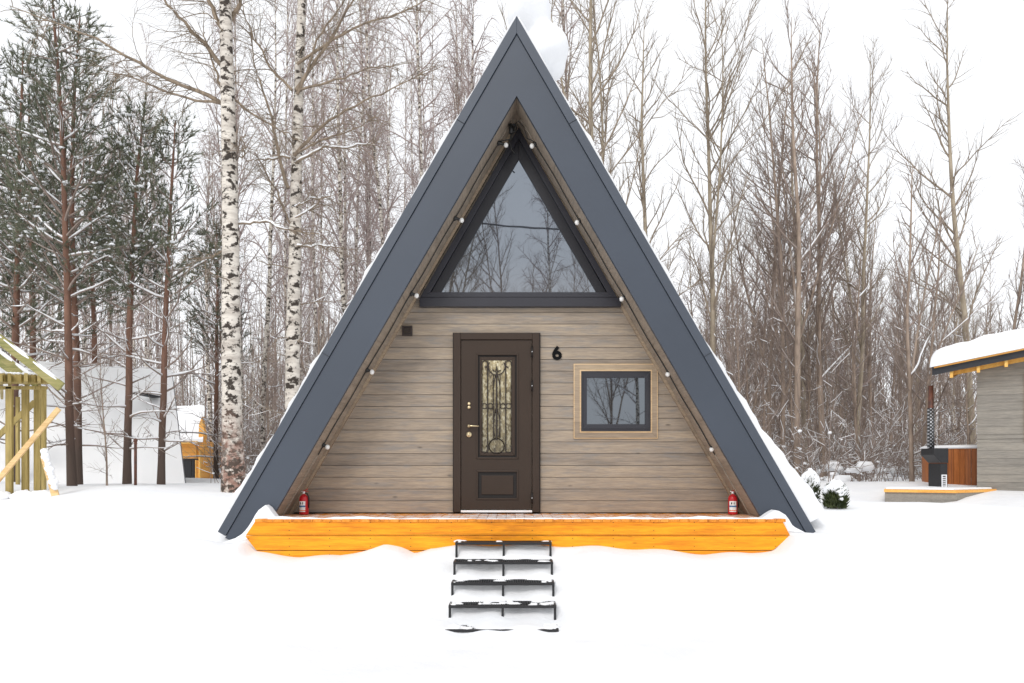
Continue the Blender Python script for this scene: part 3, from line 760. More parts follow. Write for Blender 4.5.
        for s in range(int(4+Lq*6)):
            u=.12+.87*rs.random(); p2,d2=sub(Q,u); L2=rs.uniform(.25,1.15)*(1.1-u*.5)
            Q2=path(rs,p2,sidedir(rs,d2,rs.uniform(.4,1.)),L2,4,.14,-.25); B.tube(Q2,np.linspace(twig*2,twig*.6,5),3,0)
            for k in range(int(2+L2*7)):
                p3,d3=sub(Q2,.15+.83*rs.random()); Q3=path(rs,p3,sidedir(rs,d3,rs.uniform(.35,.9)),rs.uniform(.15,.6),3,.12,-.8); B.tube(Q3,[twig*.7,twig*.6,twig*.5,twig*.3],3,0)
    for b in range(low):   # dead lower branches, near horizontal, loaded with snow
        t=rs.uniform(.06,crown0+.05); p,dd=sub(mains[0][0],t); L=rs.uniform(.4,1.5)
        Q=path(rs,p,sidedir(rs,dd,rs.uniform(1.1,1.7)),L,8,.19,.1); q=np.linspace(.008+L*.005,twig,9)
        B.tube(Q,q,4,0); snow_on(SN,rs,Q,q,.5,99,.5)
        for s in range(int(3+L*5)):
            p2,d2=sub(Q,rs.uniform(.15,.97)); Q2=path(rs,p2,sidedir(rs,d2,rs.uniform(.4,1.)),rs.uniform(.2,.8),3,.15,0.)
            B.tube(Q2,np.linspace(twig*1.2,twig*.5,4),3,0); snow_on(SN,rs,Q2,np.full(4,twig),.3,99,.55)
    return T,B,SN
def pine(seed,H,R,crown0=.35,Lmax=1.7,dens=1.,lean=(0,0),snowy=.33):
    rs=np.random.default_rng(seed); T=MB(); B=MB(); N=MB(); SN=MB()
    n=12; P=[np.zeros(3)]; d=unit(np.array([lean[0],lean[1],1.]))
    for i in range(n):
        d=unit(d+rs.normal(0,.018,3)*np.array([1,1,0])+np.array([0,0,.04])); P.append(P[-1]+d*H/n)
    P=np.array(P); P[:,2]-=.15; tt=np.linspace(0,1,n+1); RR=R*(1-tt)**.75*.92+.012; RR[0]*=1.2
    T.tube(P,RR,10,0)
    def tuft(p,d,Ln,cnt):
        V=[];fs=[]
        for i in range(cnt):
            dd=unit(d*1.0+rs.normal(0,.42,3)+np.array([0,0,.15])); q=p+d*rs.uniform(-.10,.14)*1.2; w=unit(np.cross(dd,rs.normal(0,1,3)))*rs.uniform(.006,.011)
            L=Ln*rs.uniform(.6,1.2); V+= [q-w,q+w,q+dd*L]; k=len(V); fs.append((k-3,k-2,k-1))
        N.add(V,fs,0)
        if rs.random()<snowy:
            r=rs.uniform(.018,.05); rr=random.Random(int(rs.integers(1e6))); SN.blob(tuple(p+np.array([0,0,.03])),(r*1.5,r*1.2,r*.55),6,4,rs=rr,noise=.2)
    z=H*.10
    while z<H*.985:
        t=z/H; k=rs.integers(3,6); crown=t>crown0
        for j in range(k):
            if not crown and rs.random()<.35: continue
            p,dd=sub(P,min(.99,t+rs.uniform(-.01,.01)))
            f=(1-t)/(1-crown0)
            L=(Lmax*min(1,f*1.1+.12)*rs.uniform(.65,1.15)) if crown else rs.uniform(.35,1.5)
            az=j*2*math.pi/k+rs.uniform(-.5,.5); el=rs.uniform(.2,.7) if crown else rs.uniform(-.1,.6)
            dv=np.array([math.cos(az)*math.cos(el),math.sin(az)*math.cos(el),math.sin(el)])
            Q=path(rs,p,dv,L,6,.10,.35 if crown else .1); q=np.linspace(.010+L*.010,.006,7)
            B.tube(Q,q,4,0); snow_on(SN,rs,Q,q,.55,99,1.)
            if crown:
                ns=int((3+L*6.5)*dens)
                for s in range(ns):
                    u=.22+.78*(s+rs.random())/ns; p2,d2=sub(Q,u); L2=rs.uniform(.15,.55)*(1.1-u*.5)
                    Q2=path(rs,p2,sidedir(rs,d2,rs.uniform(.4,.95)),L2,2,.1,.3); B.tube(Q2,[.006,.005,.004],3,0)
                    tuft(Q2[-1],unit(Q2[-1]-Q2[-2]),.14,19)
                    if L2>.33: tuft(Q2[1],unit(Q2[-1]-Q2[-2]),.12,9)
                tuft(Q[-1],unit(Q[-1]-Q[-2]),.13,22)
            else:
                for s in range(int(2+L*4)):
                    p2,d2=sub(Q,rs.uniform(.3,.95)); Q2=path(rs,p2,sidedir(rs,d2,rs.uniform(.4,.9)),rs.uniform(.15,.5),3,.15,.1); B.tube(Q2,[.006,.005,.004,.003],3,0)
                    snow_on(SN,rs,Q2,np.full(4,.005),.4,99,.8)
        z+=rs.uniform(.26,.42)
    tuft(P[-1],np.array([0,0,1.]),.16,18)
    return T,B,SN,N
PROTO={}
def make(key,parts,mats,names):
    ms=[]
    for mb,m,nm in zip(parts,mats,names):
        if mb.n==0: continue
        me=mb.mesh(nm); me.materials.append(m); ms.append((nm,me))
    PROTO[key]=ms
def plant(key,name,x,y,rz,sc,label,cat,group=None,sz=None,sink=.0):
    e=empty(name,(x,y,gz(x,y)-sink),rz,label,cat,group); e.scale=(sc,sc,sz or sc)
    for nm,me in PROTO[key]:
        o=bpy.data.objects.new(nm,me); C.objects.link(o); o.parent=e
        if nm=='snow': snowtag(o)
    return e
BN=('trunk','branches','snow')
# nearest birches
def lim(px0,Y,pts,r):   # picture points of a limb in the tree's own plane
    return ([((px-px0)*Y/F,Z(py,Y)-.95) for px,py in pts],r)
LA=[lim(234,13,p,r) for p,r in (([(228,112),(205,98),(170,84),(130,62),(95,40),(50,22),(5,8)],.042),([(226,108),(200,106),(165,98),(135,82),(108,80)],.028),([(225,78),(212,55),(190,34),(172,14),(155,-8),(130,-40)],.045),([(226,40),(215,18),(204,-6),(190,-40)],.05),([(226,30),(240,12),(262,-8),(300,-50)],.045),([(227,112),(218,85),(210,60),(206,40)],.026),([(230,100),(250,118),(285,135),(300,150)],.022),([(232,168),(244,160),(252,148)],.02),([(231,250),(215,262),(196,268)],.02),([(233,230),(260,226),(290,236),(320,240)],.022))]
LB=[lim(291,14,p,r) for p,r in (([(296,92),(315,62),(338,34),(356,8),(372,-25)],.040),([(297,96),(308,72),(320,40),(340,12),(358,-20)],.03),([(297,66),(330,44),(370,26),(400,24),(438,0)],.03),([(296,92),(330,84),(365,72),(400,70)],.026),([(294,158),(320,128),(350,110),(385,94),(425,78)],.034),([(295,165),(325,148),(352,148),(378,138)],.024),([(296,156),(320,142),(350,133),(378,122)],.022),([(292,92),(270,70),(255,40),(245,10)],.028),([(290,160),(262,158),(240,156)],.022),([(288,190),(276,150),(272,120),(262,90),(250,60),(245,20)],.032),([(292,210),(312,200),(328,196)],.018),([(292,222),(315,208),(332,190)],.018),([(290,225),(278,195),(268,170)],.02),([(292,250),(320,246),(345,252)],.02))]
make('bigA',bare_tree(101,15.5,.192,'birch',.62,22,1.0,.0042,.9,6.2,(-.016,0),0,.5,10,LA),(M['birch_big'],M['limb'],M['tsnow']),BN)
make('bigB',bare_tree(102,15.5,.155,'birch',.60,24,1.0,.0042,.9,6.2,(.010,0),0,.5,12,LB),(M['birch_big'],M['limb'],M['tsnow']),BN)
# tall slim aspens
for i,(H,nb,fk) in enumerate(((14,34,1),(13,30,2),(12,34,0),(15,34,1))):
    make('asp%d'%i,bare_tree(200+i,H,.088,'fast',.26,nb,1.1,.0042,.85,5,(0,0),fk,.25,5),(M['aspen'],M['twig_tan'],M['tsnow']),BN)
for i,(H,nb,fk) in enumerate(((13,32,2),(12,30,1),(14,34,2),(11,28,1))):
    make('ald%d'%i,bare_tree(300+i,H,.08,'fast',.22,nb,1.05,.0044,.85,5,(.01,0),fk,.3,6),(M['alder'],M['twig_brown'],M['tsnow']),BN)
for i,(H,nb) in enumerate(((14,46),(13,42),(12,44),(15,48))):
    make('bir%d'%i,bare_tree(400+i,H,.078,'birch',.25,nb,.85,.0056,.85,5,(.0,0),0,.3,6),(M['birch'],M['twig_purple'],M['tsnow']),BN)
for i in range(3):
    make('sap%d'%i,bare_tree(500+i,6.5,.045,'fast',.10,26,1.15,.0048,.75,6,(.03*i-.03,0),1,.22,3),(M['alder'],M['twig_brown'],M['tsnow']),BN)
PN=('trunk','branches','snow','needles')
def mkpine(key,*a,**k): make(key,pine(*a,**k),(M['pine_bark'],M['twig_brown'],M['tsnow'],M['needles']),PN)
mkpine('pin0',601,10.5,.085,.38,1.75,.8)
mkpine('pin1',602,8.3,.078,.42,1.3,.85)
mkpine('pin2',603,8.0,.075,.46,1.25,.8)
mkpine('pin3',604,9.5,.085,.30,1.5,.8)

def T(key,name,px,Y,rz,sc,label,cat,group=None,top=None,lean=None):
    x=X(px,Y); H={'big':15.5}.get(key[:3])
    e=plant(key,name,x,Y,rz,sc,label,cat,group)
    if lean: e.rotation_euler=(0,lean,rz) if rz==0 else (lean*math.sin(rz)*0,lean,rz)
    return e
T('bigA','birch_tree',234,13.0,.0,1.,'thick white-barked birch with a pinkish scarred foot, larger of the two beside the cabin roof','birch tree')
T('bigB','birch_tree',291,14.0,.0,1.,'slimmer white-barked birch directly against the left slope of the cabin roof','birch tree')
T('pin0','pine_tree',72,15.5,.3,1.,'tall pine with leaning forked trunk just beyond the timber frame','pine tree',lean=-.05)
T('pin0','pine_tree',78,17.0,2.3,1.02,'straight dark-trunked pine standing against the leaning pine','pine tree')
T('pin1','pine_tree',127,16.0,1.0,1.,'red-trunked pine beside the thin dark pole','pine tree')
T('pin2','pine_tree',161,16.0,4.0,.98,'red-trunked pine nearest the orange cabin, in front of the snowy roof','pine tree')
T('pin3','pine_tree',14,17.5,1.9,1.08,'dark pine rising behind the unfinished timber frame','pine tree')
T('pin3','pine_tree',36,21.0,3.1,1.15,'bushy pine farther back above the timber frame roof','pine tree','pines at the wood edge')
T('pin1','pine_tree',216,24.0,5.1,1.0,'small snow-laden pine between the orange cabin and the thick birch','pine tree','pines at the wood edge')
T('pin2','pine_tree',98,22.0,.1,1.22,'pine rising beyond the ridge of the snow-covered cabin','pine tree','pines at the wood edge')
T('pin3','pine_tree',-35,18.0,.9,1.1,'pine at the outer edge of the wood behind the timber frame','pine tree','pines at the wood edge')
T('sap0','sapling',107,15.0,.4,.42,'thin bare sapling with two stems in front of the snow-covered cabin','sapling')
SP=[('asp0',712,20,.2,1.,'tall slender aspen with a pale twin trunk standing clear of the right roof slope','aspen tree'),
('asp1',600,17,1.2,1.12,'many-stemmed tan aspen rising close behind the upper right roof slope','aspen tree'),
('asp2',646,19,2.2,1.02,'slim tan aspen between the many-stemmed one and the twin-trunked one','aspen tree'),
('ald0',768,22,.4,.92,'dark multi-stemmed alder at the near edge of the dense clump','alder tree'),
('ald2',782,20,1.4,.86,'dark forked alder in the dense clump near the roof foot','alder tree'),
('ald3',797,19,3.0,1.12,'crooked dark alder in the middle of the dense clump','alder tree'),
('asp2',806,23,2.6,1.05,'tan aspen among the dark alders of the dense clump','aspen tree'),
('ald1',824,21,4.1,1.12,'tall alder at the far side of the dense clump','alder tree'),
('asp3',857,21,.9,.80,'solitary straight aspen in the middle of the gap before the hot tub','aspen tree'),
('bir2',842,26,.9,.86,'slim birch just behind the solitary straight aspen','birch tree'),
('sap1',912,17,.9,1.12,'thin leaning bare stem nearest the hot tub stove','alder tree'),
('sap0',924,19,2.9,1.05,'thin upright bare stem just beyond the stove chimney','alder tree'),
('asp2',975,23,3.3,1.27,'tall wide-spreading tree rising above the grey shed roof','aspen tree'),
('ald3',1003,21,1.3,.80,'shorter crooked tree above the grey shed roof','alder tree'),
('bir0',742,30,2.,.86,'pale birch seen between the twin aspen and the dense clump','birch tree'),
('bir1',350,19,1.,1.05,'fine-twigged birch touching the left roof slope, right of the white birches','birch tree'),
('bir3',395,21,2.,1.0,'fine-twigged birch rising over the middle of the left roof slope','birch tree'),
('bir0',440,19,4.,1.08,'purple-twigged birch rising over the upper left roof slope','birch tree'),
('bir2',478,22,4.,1.2,'purple-twigged birch just left of the ridge snow','birch tree'),
('bir3',560,23,4.,1.12,'purple-twigged birch just right of the ridge snow','birch tree'),
('bir1',262,20,4.5,1.,'slim birch visible between the two white-barked birches','birch tree'),
('bir2',213,33,4.5,1.25,'slim birch behind the orange cabin','birch tree')]
for i,(k,px,Y,rz,sc,lb,cat) in enumerate(SP): T(k,{'aspen tree':'aspen_tree','alder tree':'alder_tree','birch tree':'birch_tree'}[cat],px,Y,rz,sc,lb,cat)
# fillers: individual trees of the wood behind
rs=np.random.default_rng(77)
cnt=0; placed=[]
while cnt<112:
    Y=rs.uniform(22,48); px=rs.uniform(-60,1090); x=X(px,Y)
    if px<215 and Y<34: continue
    if 870<px and Y<24: continue
    if any((x-a)**2+(Y-b)**2<.8 for a,b in placed): continue
    placed.append((x,Y)); cnt+=1
    left=px<560
    if left: key=rs.choice(['bir0','bir1','bir2','bir3','ald1','bir2'])
    else: key=rs.choice(['ald0','ald1','ald2','ald3','asp2','bir1','bir3','asp0'])
    topy=(rs.uniform(-120,60) if px<470 else (rs.uniform(20,200) if px<600 else (rs.uniform(185,300) if px<880 else rs.uniform(225,310))))
    if px<230: topy=rs.uniform(0,150)
    Ht=(HOR-topy)*Y/F+.6; H0={'bir0':14,'bir1':13,'bir2':12,'bir3':15,'ald0':13,'ald1':12,'ald2':14,'ald3':11,'asp0':14,'asp2':12}[str(key)]
    sz=Ht/H0; sc=max(.5,min(.85,sz))
    nm={'b':('birch_tree','birch tree','slender bare birch, one of many in the wood behind the cabin','birches of the wood behind'),
        'a':('alder_tree','alder tree','bare grey-brown alder, one of many in the wood behind the cabin','alders of the wood behind')}['b' if str(key)[0]=='b' else 'a']
    plant(str(key),nm[0],x,Y,rs.uniform(0,6.28),sc,nm[2],nm[1],nm[3],sz=max(sz,.4))
cnt=0
while cnt<62:
    Y=rs.uniform(18,34); px=rs.choice([rs.uniform(-40,470),rs.uniform(600,1060),rs.uniform(640,960)]); x=X(px,Y)
    if px<218 and Y<33: continue
    if abs(x)<4 and Y<18.5 : continue
    if px>900 and Y<21: continue
    cnt+=1
    plant('sap%d'%rs.integers(0,3),'sapling',x,Y,rs.uniform(0,6.28),rs.uniform(.55,1.0),'bare snow-flecked sapling, one of many in the undergrowth of the wood','sapling','saplings in the undergrowth')
# far wood: one mass
w=MB(); sn_=MB()
for i in range(420):      # slim straight stems
    Y=rs.uniform(36,60); px=rs.choice([rs.uniform(230,480),rs.uniform(560,1100)]); x=X(px,Y); H=rs.uniform(7,13)*(1 if px<520 else .8)
    P=path(rs,(x,Y,.6),(rs.normal(0,.03),0,1),H,5,.015,.3); w.tube(P,np.linspace(rs.uniform(.035,.065),.012,6),4,rs.choice([0,1,1]))
    for k in range(26):
        p,d=sub(P,rs.uniform(.3,.98)); L=rs.uniform(.3,1.3); Q=path(rs,p,sidedir(rs,d,rs.uniform(.4,.8)),L,2,.08,.5); w.tube(Q,[.010,.009,.006],3,0)
        p,d=sub(Q,.5); Q=path(rs,p,sidedir(rs,d,.6),L*.6,2,.1,.3); w.tube(Q,[.008,.007,.005],3,0)
for i in range(1500):
    Y=rs.uniform(46,85); px=rs.uniform(-200,1220); x=X(px,Y); g=.85
    H=rs.uniform(4.5,9.5)*(1. if px>560 else 1.5); P=path(rs,(x,Y,g-.2),(rs.normal(0,.04),0,1),H,3,.03,.3); w.tube(P,np.linspace(rs.uniform(.04,.09),.015,4),3,0 if rs.random()<.7 else 1)
    for k in range(13):
        p,d=sub(P,rs.uniform(.15,.95)); L=rs.uniform(.4,1.6); Q=path(rs,p,sidedir(rs,d,rs.uniform(.5,1.1)),L,2,.1,.3); w.tube(Q,[.018,.014,.008],3,0)
        if rs.random()<.5: 
            p,d=sub(Q,.6); Q=path(rs,p,sidedir(rs,d,.7),L*.6,2,.1,.3); w.tube(Q,[.012,.010,.006],3,0)
        if rs.random()<.5:
            r_=rs.uniform(.018,.045); Q=Q[:2]+[0,-.02,.03]; w.tube(Q,[r_,r_*.4],4,2)
o=w.build('woods',[M['far'],M['birch'],M['tsnow']]); tag(o,'far bare wood reading as one brown mass behind the clearing','woods',kind='stuff')
# undergrowth: twiggy brush with snow on it
w=MB()
for i in range(1900):
    Y=rs.uniform(17,40); px=rs.uniform(-60,1080); x=X(px,Y)
    if px<218 and Y<31.5: continue
    if px<330 and Y<19: continue
    if px>875 and Y<20: continue
    if abs(x)<4 and Y<17: continue
    g=gz(x,Y)
    for k in range(4):
        P=path(rs,(x+rs.normal(0,.15),Y,g-.05),(rs.normal(0,.25),rs.normal(0,.25),1),rs.choice([rs.uniform(.3,1.6),rs.uniform(1,3.)]),3,.15,.0); w.tube(P,[.010,.008,.006,.004],3,0)
        for q in range(4):
            p,d=sub(P,rs.uniform(.3,.95)); Q=path(rs,p,sidedir(rs,d,rs.uniform(.5,1.1)),rs.uniform(.2,.7),2,.15,.0); w.tube(Q,[.007,.006,.004],3,0)
            if rs.random()<.55: 
                Q2=Q.copy(); Q2[:,2]+=.010; w.tube(Q2[:2] if rs.random()<.6 else Q2,[.005,.007,.003][:len(Q2)] if False else .0055,4,1)
        if rs.random()<.5:
            p,d=sub(P,rs.uniform(.03,.6)); r=rs.uniform(.012,.045); w.blob(tuple(p),(r*1.2,r*1.1,r*.8),7,4,1,.2)
for i in range(900):
    Y=rs.uniform(17,34); px=rs.uniform(220,960); x=X(px,Y)
    if (abs(x)<4 and Y<17) or (px<330 and Y<19) or (px>875 and Y<20): continue
    r=rs.uniform(.05,.20); g=gz(x,Y)+rs.uniform(0,.45)*(rs.random()<.6); w.blob((x,Y,g),(r*rs.uniform(1,1.8),r,r*rs.uniform(.4,.8)),8,5,1,.25)
o=w.build('undergrowth',[M['twig_brown'],M['tsnow']]); tag(o,'snow-covered twiggy brush at the foot of the wood','undergrowth',kind='stuff')
# trees across the clearing, behind the viewer (the windows mirror them)
for k,px,Y,rz,sc in (('asp1',-2.6,-7.5,0,1.),('bir1',1.6,-9.5,1,1.),('ald2',-.2,-14,2,1.),('bir3',4.6,-10,3,1.),('asp0',-6,-13,4,1.),('ald0',7.5,-15,5,.95),('ald3',2.2,-16,1,1.),('bir2',-9,-17,1,1.),('ald1',10.5,-19,2,1.),('bir0',-4,-20,4,1.),('ald2',5.2,-22,2.3,1.),('ald0',0.8,-24,.3,1.),('bir1',-1.9,-27,2,1.)):
    nmx={'a':('aspen_tree','aspen tree'),'l':('alder_tree','alder tree'),'b':('birch_tree','birch tree')}['l' if k[:3]=='ald' else k[0]]
    e=plant(k,nmx[0],px,Y,rz,sc,'bare tree across the clearing, mirrored in the cabin windows',nmx[1],'trees across the clearing')
r=MB(); r.tube([(-30+i*3,-6.,8.88-.07*(-30+i*3)+.004*(i-10)**2) for i in range(21)],.03,6); tag(r.build('power_cable',M['blackplastic']),'black overhead cable mirrored across the triangle window','cable')

# ---------------------------------------------------------------- shrubs
def thuja(px,Y,w,h,label,seed):
    rs=np.random.default_rng(seed); x=X(px,Y); g=gz(x,Y); e=empty('thuja',(x,Y,g),0,label,'shrub','young shrubs by the cabin')
    N=MB(); V=[];fs=[]
    for i in range(1500):
        zz=rs.uniform(0,1); rad=w/2*math.sqrt(max(.05,1-abs(zz*1.15-.35)**1.7))*rs.uniform(.5,1.); a=rs.uniform(0,6.28)
        p=np.array([x+rad*math.cos(a),Y+rad*math.sin(a),g+zz*h]); d=unit(np.array([math.cos(a)*.6,math.sin(a)*.6,.9])+rs.normal(0,.3,3)); wv=unit(np.cross(d,rs.normal(0,1,3)))*.012
        V+=[p-wv,p+wv,p+d*.075]; k=len(V); fs.append((k-3,k-2,k-1))
    N.add(V,fs); N.build('foliage',M['thuja'],e)
    T_=MB(); T_.tube([(x,Y,g-.1),(x,Y,g+h*.9)],[.02,.008],6); T_.build('stem',M['alder'],e)
    B=MB(); rr=random.Random(seed)
    B.blob((x+.01,Y,g+h*.88),(w*.50,w*.47,h*.40),18,12,noise=.13,rs=rr)
    for i in range(9):
        a=rs.uniform(0,6.28); zz=rs.uniform(.15,.9); B.blob((x+w*.42*math.cos(a),Y+w*.42*math.sin(a),g+zz*h),(w*.13,w*.13,w*.08),8,5,noise=.2,rs=rr)
    snowtag(B.build('snow_cap',M['tsnow'],e))
thuja(810,11.3,.24,.42,'narrow young evergreen shrub flecked with snow, tight against the roof foot',5)
thuja(835.5,10.8,.31,.31,'round little evergreen shrub under a cap of snow, standing free beside the narrow one',9)

# thin pole
Y=15.2; x=X(135.5,Y); g=gz(x,Y); e=empty('metal_pole',(x,Y,g),0,'thin dark metal pole with a small knob between the two red-trunked pines','pole')
r=MB(); r.tube([(x,Y,g-.1),(x,Y,Z(441,Y))],.028,10,cap=True); r.build('shaft',M['rust'],e)
r=MB(); r.blob((x,Y,Z(440.5,Y)),(.04,.04,.045),10,8,noise=0); r.build('knob',M['rust'],e)

# ---------------------------------------------------------------- neighbour snow-covered A-frame
e=empty('neighbour_cabin',(-11,20,.9),0,'A-frame cabin with its roof slope wholly under snow, beyond the pines','cabin')
R0=np.array([-9.9,22.1,Z(370,22.1)]); nv=np.array([1.69,-2.9,0]); uv=np.array([-.84,-.54,0])
F0=R0+nv; F0[2]=.6; B0=R0-nv; B0[2]=.6
L_=9.
r=MB(); nI,nJ=40,24; V=[]
def grid_sheet(mb,A,B,C_,D,ni,nj,amp,mat=0,seed=1):
    st=np.random.default_rng(seed); nrm=unit(np.cross(B-A,D-A)); 
    if nrm[2]<0: nrm=-nrm
    V=[]
    for j in range(nj):
        for i in range(ni):
            u,v=i/(ni-1),j/(nj-1); p=(A*(1-u)+B*u)*(1-v)+(D*(1-u)+C_*u)*v
            k=amp*(math.sin(u*9+v*4+seed)+math.sin(u*23-v*7)*.5+math.sin(v*15+u*5)*.5)*(1 if 0<i<ni-1 else .3)
            V.append(p+nrm*k)
    mb.add(V,[(j*ni+i,j*ni+i+1,(j+1)*ni+i+1,(j+1)*ni+i) for j in range(nj-1) for i in range(ni-1)],mat,True)
grid_sheet(r,R0,R0+uv*L_,F0+uv*L_,F0,60,40,.03,0,3); grid_sheet(r,R0,R0+uv*L_,B0+uv*L_,B0,20,12,.02,0,4)
r.build('snow_layer',M['fresh'],e)
r=MB(); dn=unit(np.cross(uv,F0-R0)); 
if dn[2]>0: dn=-dn
off=np.array([0,0,-.22]); R1=R0+off; F1=F0+off*.9+np.array([-.0,.15,0]); B1=B0+off+np.array([0,-.1,0])
r.add([R1,R1+uv*L_,F1+uv*L_,F1],[(0,1,2,3)]); r.add([R1,R1+uv*L_,B1+uv*L_,B1],[(0,3,2,1)]); r.build('roof',M['fascia'],e)
r=MB(); o2=uv*.25; r.add([R1+o2,F1+o2,B1+o2],[(0,1,2)]); r.build('gable_wall',M['grey_planks'],e)
r=MB(); ed=-uv*.02
for P_,Q_ in ((R0,F0),(R0,B0)):
    d_=np.array([0,0,-.20]); r.add([P_+ed,Q_+ed,Q_+d_+ed,P_+d_+ed],[(0,1,2,3)])
r.build('snow_edge',M['snow'],e)
Yv=20.9; r=MB(); c=np.array([X(151,Yv),Yv,Z(395,Yv)]); r.box(c[0]-.13,c[0]+.13,c[1]-.75,c[1]+.3,c[2]-.05,c[2]+.0); r.build('roof_vent',M['asphalt'],e,bevel=.01)

# small orange cabin
e=empty('orange_cabin',(X(192,30),30,.9),0,'little orange plank cabin with a thick snowy roof beyond the pines','cabin')
Y=30.; r=MB(); r.box(X(150,Y),X(200,Y),Y,Y+3,.5,Z(441,Y)); r.prism([(X(201.5,Y),Z(450,Y)),(X(207.5,Y),Z(447,Y)),(X(208,Y),Z(436,Y)),(X(205,Y),Z(417,Y)),(X(202,Y),Z(425,Y))],Y-.3,Y-.1)
r.build('wall',M['orange_wall'],e)
r=MB(); r.box(X(199.2,Y),X(200.6,Y),Y-.05,Y+.05,.5,Z(441,Y)); r.box(X(196,Y),X(197,Y),Y-.06,Y+.02,.5,Z(444,Y)); r.box(X(150,Y),X(204,Y),Y-.62,Y-.5,Z(444,Y),Z(441.5,Y)); r.build('post',M['yellow_wood'],e)
r=MB(); a=np.array([X(148,29.4),29.4,Z(442,29.4)]); b=np.array([X(203,29.4),29.4,Z(442,29.4)]); c=np.array([X(204.5,31.4),31.4,Z(405.5,31.4)]); d=np.array([X(148,31.4),31.4,Z(405.5,31.4)])
grid_sheet(r,d,c,b,a,16,10,.03,0,6); r.add([a,b,b+[0,0,.12],a+[0,0,.12]],[(0,1,2,3)]); r.add([b,b+[0,0,.1],c+[0,0,.02],c-[0,0,.15]],[(0,1,2,3)]); r.build('snow_layer',M['snow'],e)
Y=28.; x=X(187,Y); r=MB(); r.box(x-.22,x+.16,Y,Y+.35,.75,Z(460,Y)); r.box(x+.2,x+.26,Y-.02,Y+.04,.75,Z(459,Y)); r.box(x-.25,x+.27,Y-.03,Y+.38,Z(460,Y)+.003,Z(459,Y)+.02)
tag(r.build('bin',M['black'],None,bevel=.01),'small black bin standing in the snow at the wall of the orange cabin','bin')

# ---------------------------------------------------------------- unfinished timber frame
YP=12.7
def P_(px,py,Y=YP): return (X(px,Y),Y,Z(py,Y))
pf=empty('timber_frame',(X(20,YP),YP,.9),0,'unfinished open shed frame of greenish timber with bare rafters and snow on them','shed frame')
for px,Y in ((8.3,12.7),(16.8,14.6),(24.3,12.9),(36.6,13.0),(42.9,12.8),(-12,12.7)):
    r=MB(); w=.075 if px not in(42.9,16.8) else .040
    r.box(X(px,Y)-w*.72,X(px,Y)+w*.72,Y,Y+.06,gz(X(px,Y),Y)-.25,Z(386.5,YP)); r.build('post',M['green_timber'],pf,bevel=.006)
def rafter(a,b,w,h,mat,nm='rafter'):
    r=MB(); r.beam(a,b,w,h); r.build(nm,mat,pf,bevel=.005)
rafter(P_(-40,309,12.2),P_(61.5,387,12.2),.05,.15,M['green_rafter'])
rafter(P_(-40,324,13.4),P_(38,385,13.4),.05,.14,M['green_rafter']); rafter(P_(-40,334,14.6),P_(30,384,14.6),.05,.13,M['green_rafter'])
for px0,px1,Y in ((-60,5,12.35),(-60,22,12.45),(-60,36,12.5),(-60,49,12.62)):
    rafter((X(px0,Y),Y,Z(380,YP)),(X(px1,Y),Y,Z(380.3,YP)),.045,.14,M['green_timber'],'joist')
for px,k in ((5,0),(13.5,1),(30,2),(43,3)):
    rafter((X(px,12.3),12.2,Z(381,YP)-.0+.004*k),(X(px-3,15.5),15.5,Z(381,YP)+.004*k),.05,.13,M['green_timber'],'joist')
rafter((X(-60,12.75),12.75,Z(387.5,YP)),(X(46,12.75),12.75,Z(387.5,YP)),.10,.05,M['green_timber'],'top_plate')
rafter((X(-60,12.7),12.66,Z(499,YP)),(X(46,12.7),12.66,Z(499,YP)),.12,.06,M['green_timber'],'bottom_plate')
rafter(P_(-30,513,12.45),P_(59,408.5,12.45),.045,.08,M['fresh_timber'],'brace')
rafter(P_(-30,462,14.0),P_(35,402,14.0),.045,.10,M['green_timber'],'brace')
r=MB()
def snowbar(a,b,wd,h):
    n=14; a=np.array(a);b=np.array(b); P=np.array([a+(b-a)*i/n for i in range(n+1)]); r.tube(P,[wd*(1+.3*math.sin(i*1.7)+.2*math.sin(i*3.1)) for i in range(n+1)],8,0,squash=h/wd,cap=True)
snowbar(np.array(P_(-40,306,12.2))+[0,0,.0],np.array(P_(60,381.5,12.2)),.035,.030)
snowbar(np.array(P_(-40,321,13.4)),np.array(P_(36,379,13.4)),.035,.03)
for px0,px1,Y in ((-60,4,12.35),(6,21,12.45),(23,36,12.5)): snowbar((X(px0,Y),Y,Z(375.2,YP)),(X(px1,Y),Y,Z(375.4,YP)),.04,.02)
for px,s in ((18,.10),(25,.13),(37,.12),(3,.1),(46,.13)):
    r.blob((X(px,12.55),12.55,.98),(s*1.3,s,s*.8),12,8,noise=.15)
snowtag(r.build('snow',M['tsnow'],pf))
pl=MB(); pl.beam(P_(44,455,12.4),P_(57,501,12.3),.12,.03,up=(0,1,0)); o=pl.build('leaning_plank',M['fresh_timber'],None,bevel=.004); tag(o,'short board leaning on the corner post of the timber frame, crusted with snow','plank')
r=MB()
for i in range(9): r.blob((X(45+i*1.3,12.3),12.28,Z(452+i*4.3,12.3)),(.06+.02*math.sin(i*2),.05,.06),10,7,noise=.15)
snowtag(r.build('snow',M['tsnow'],o))

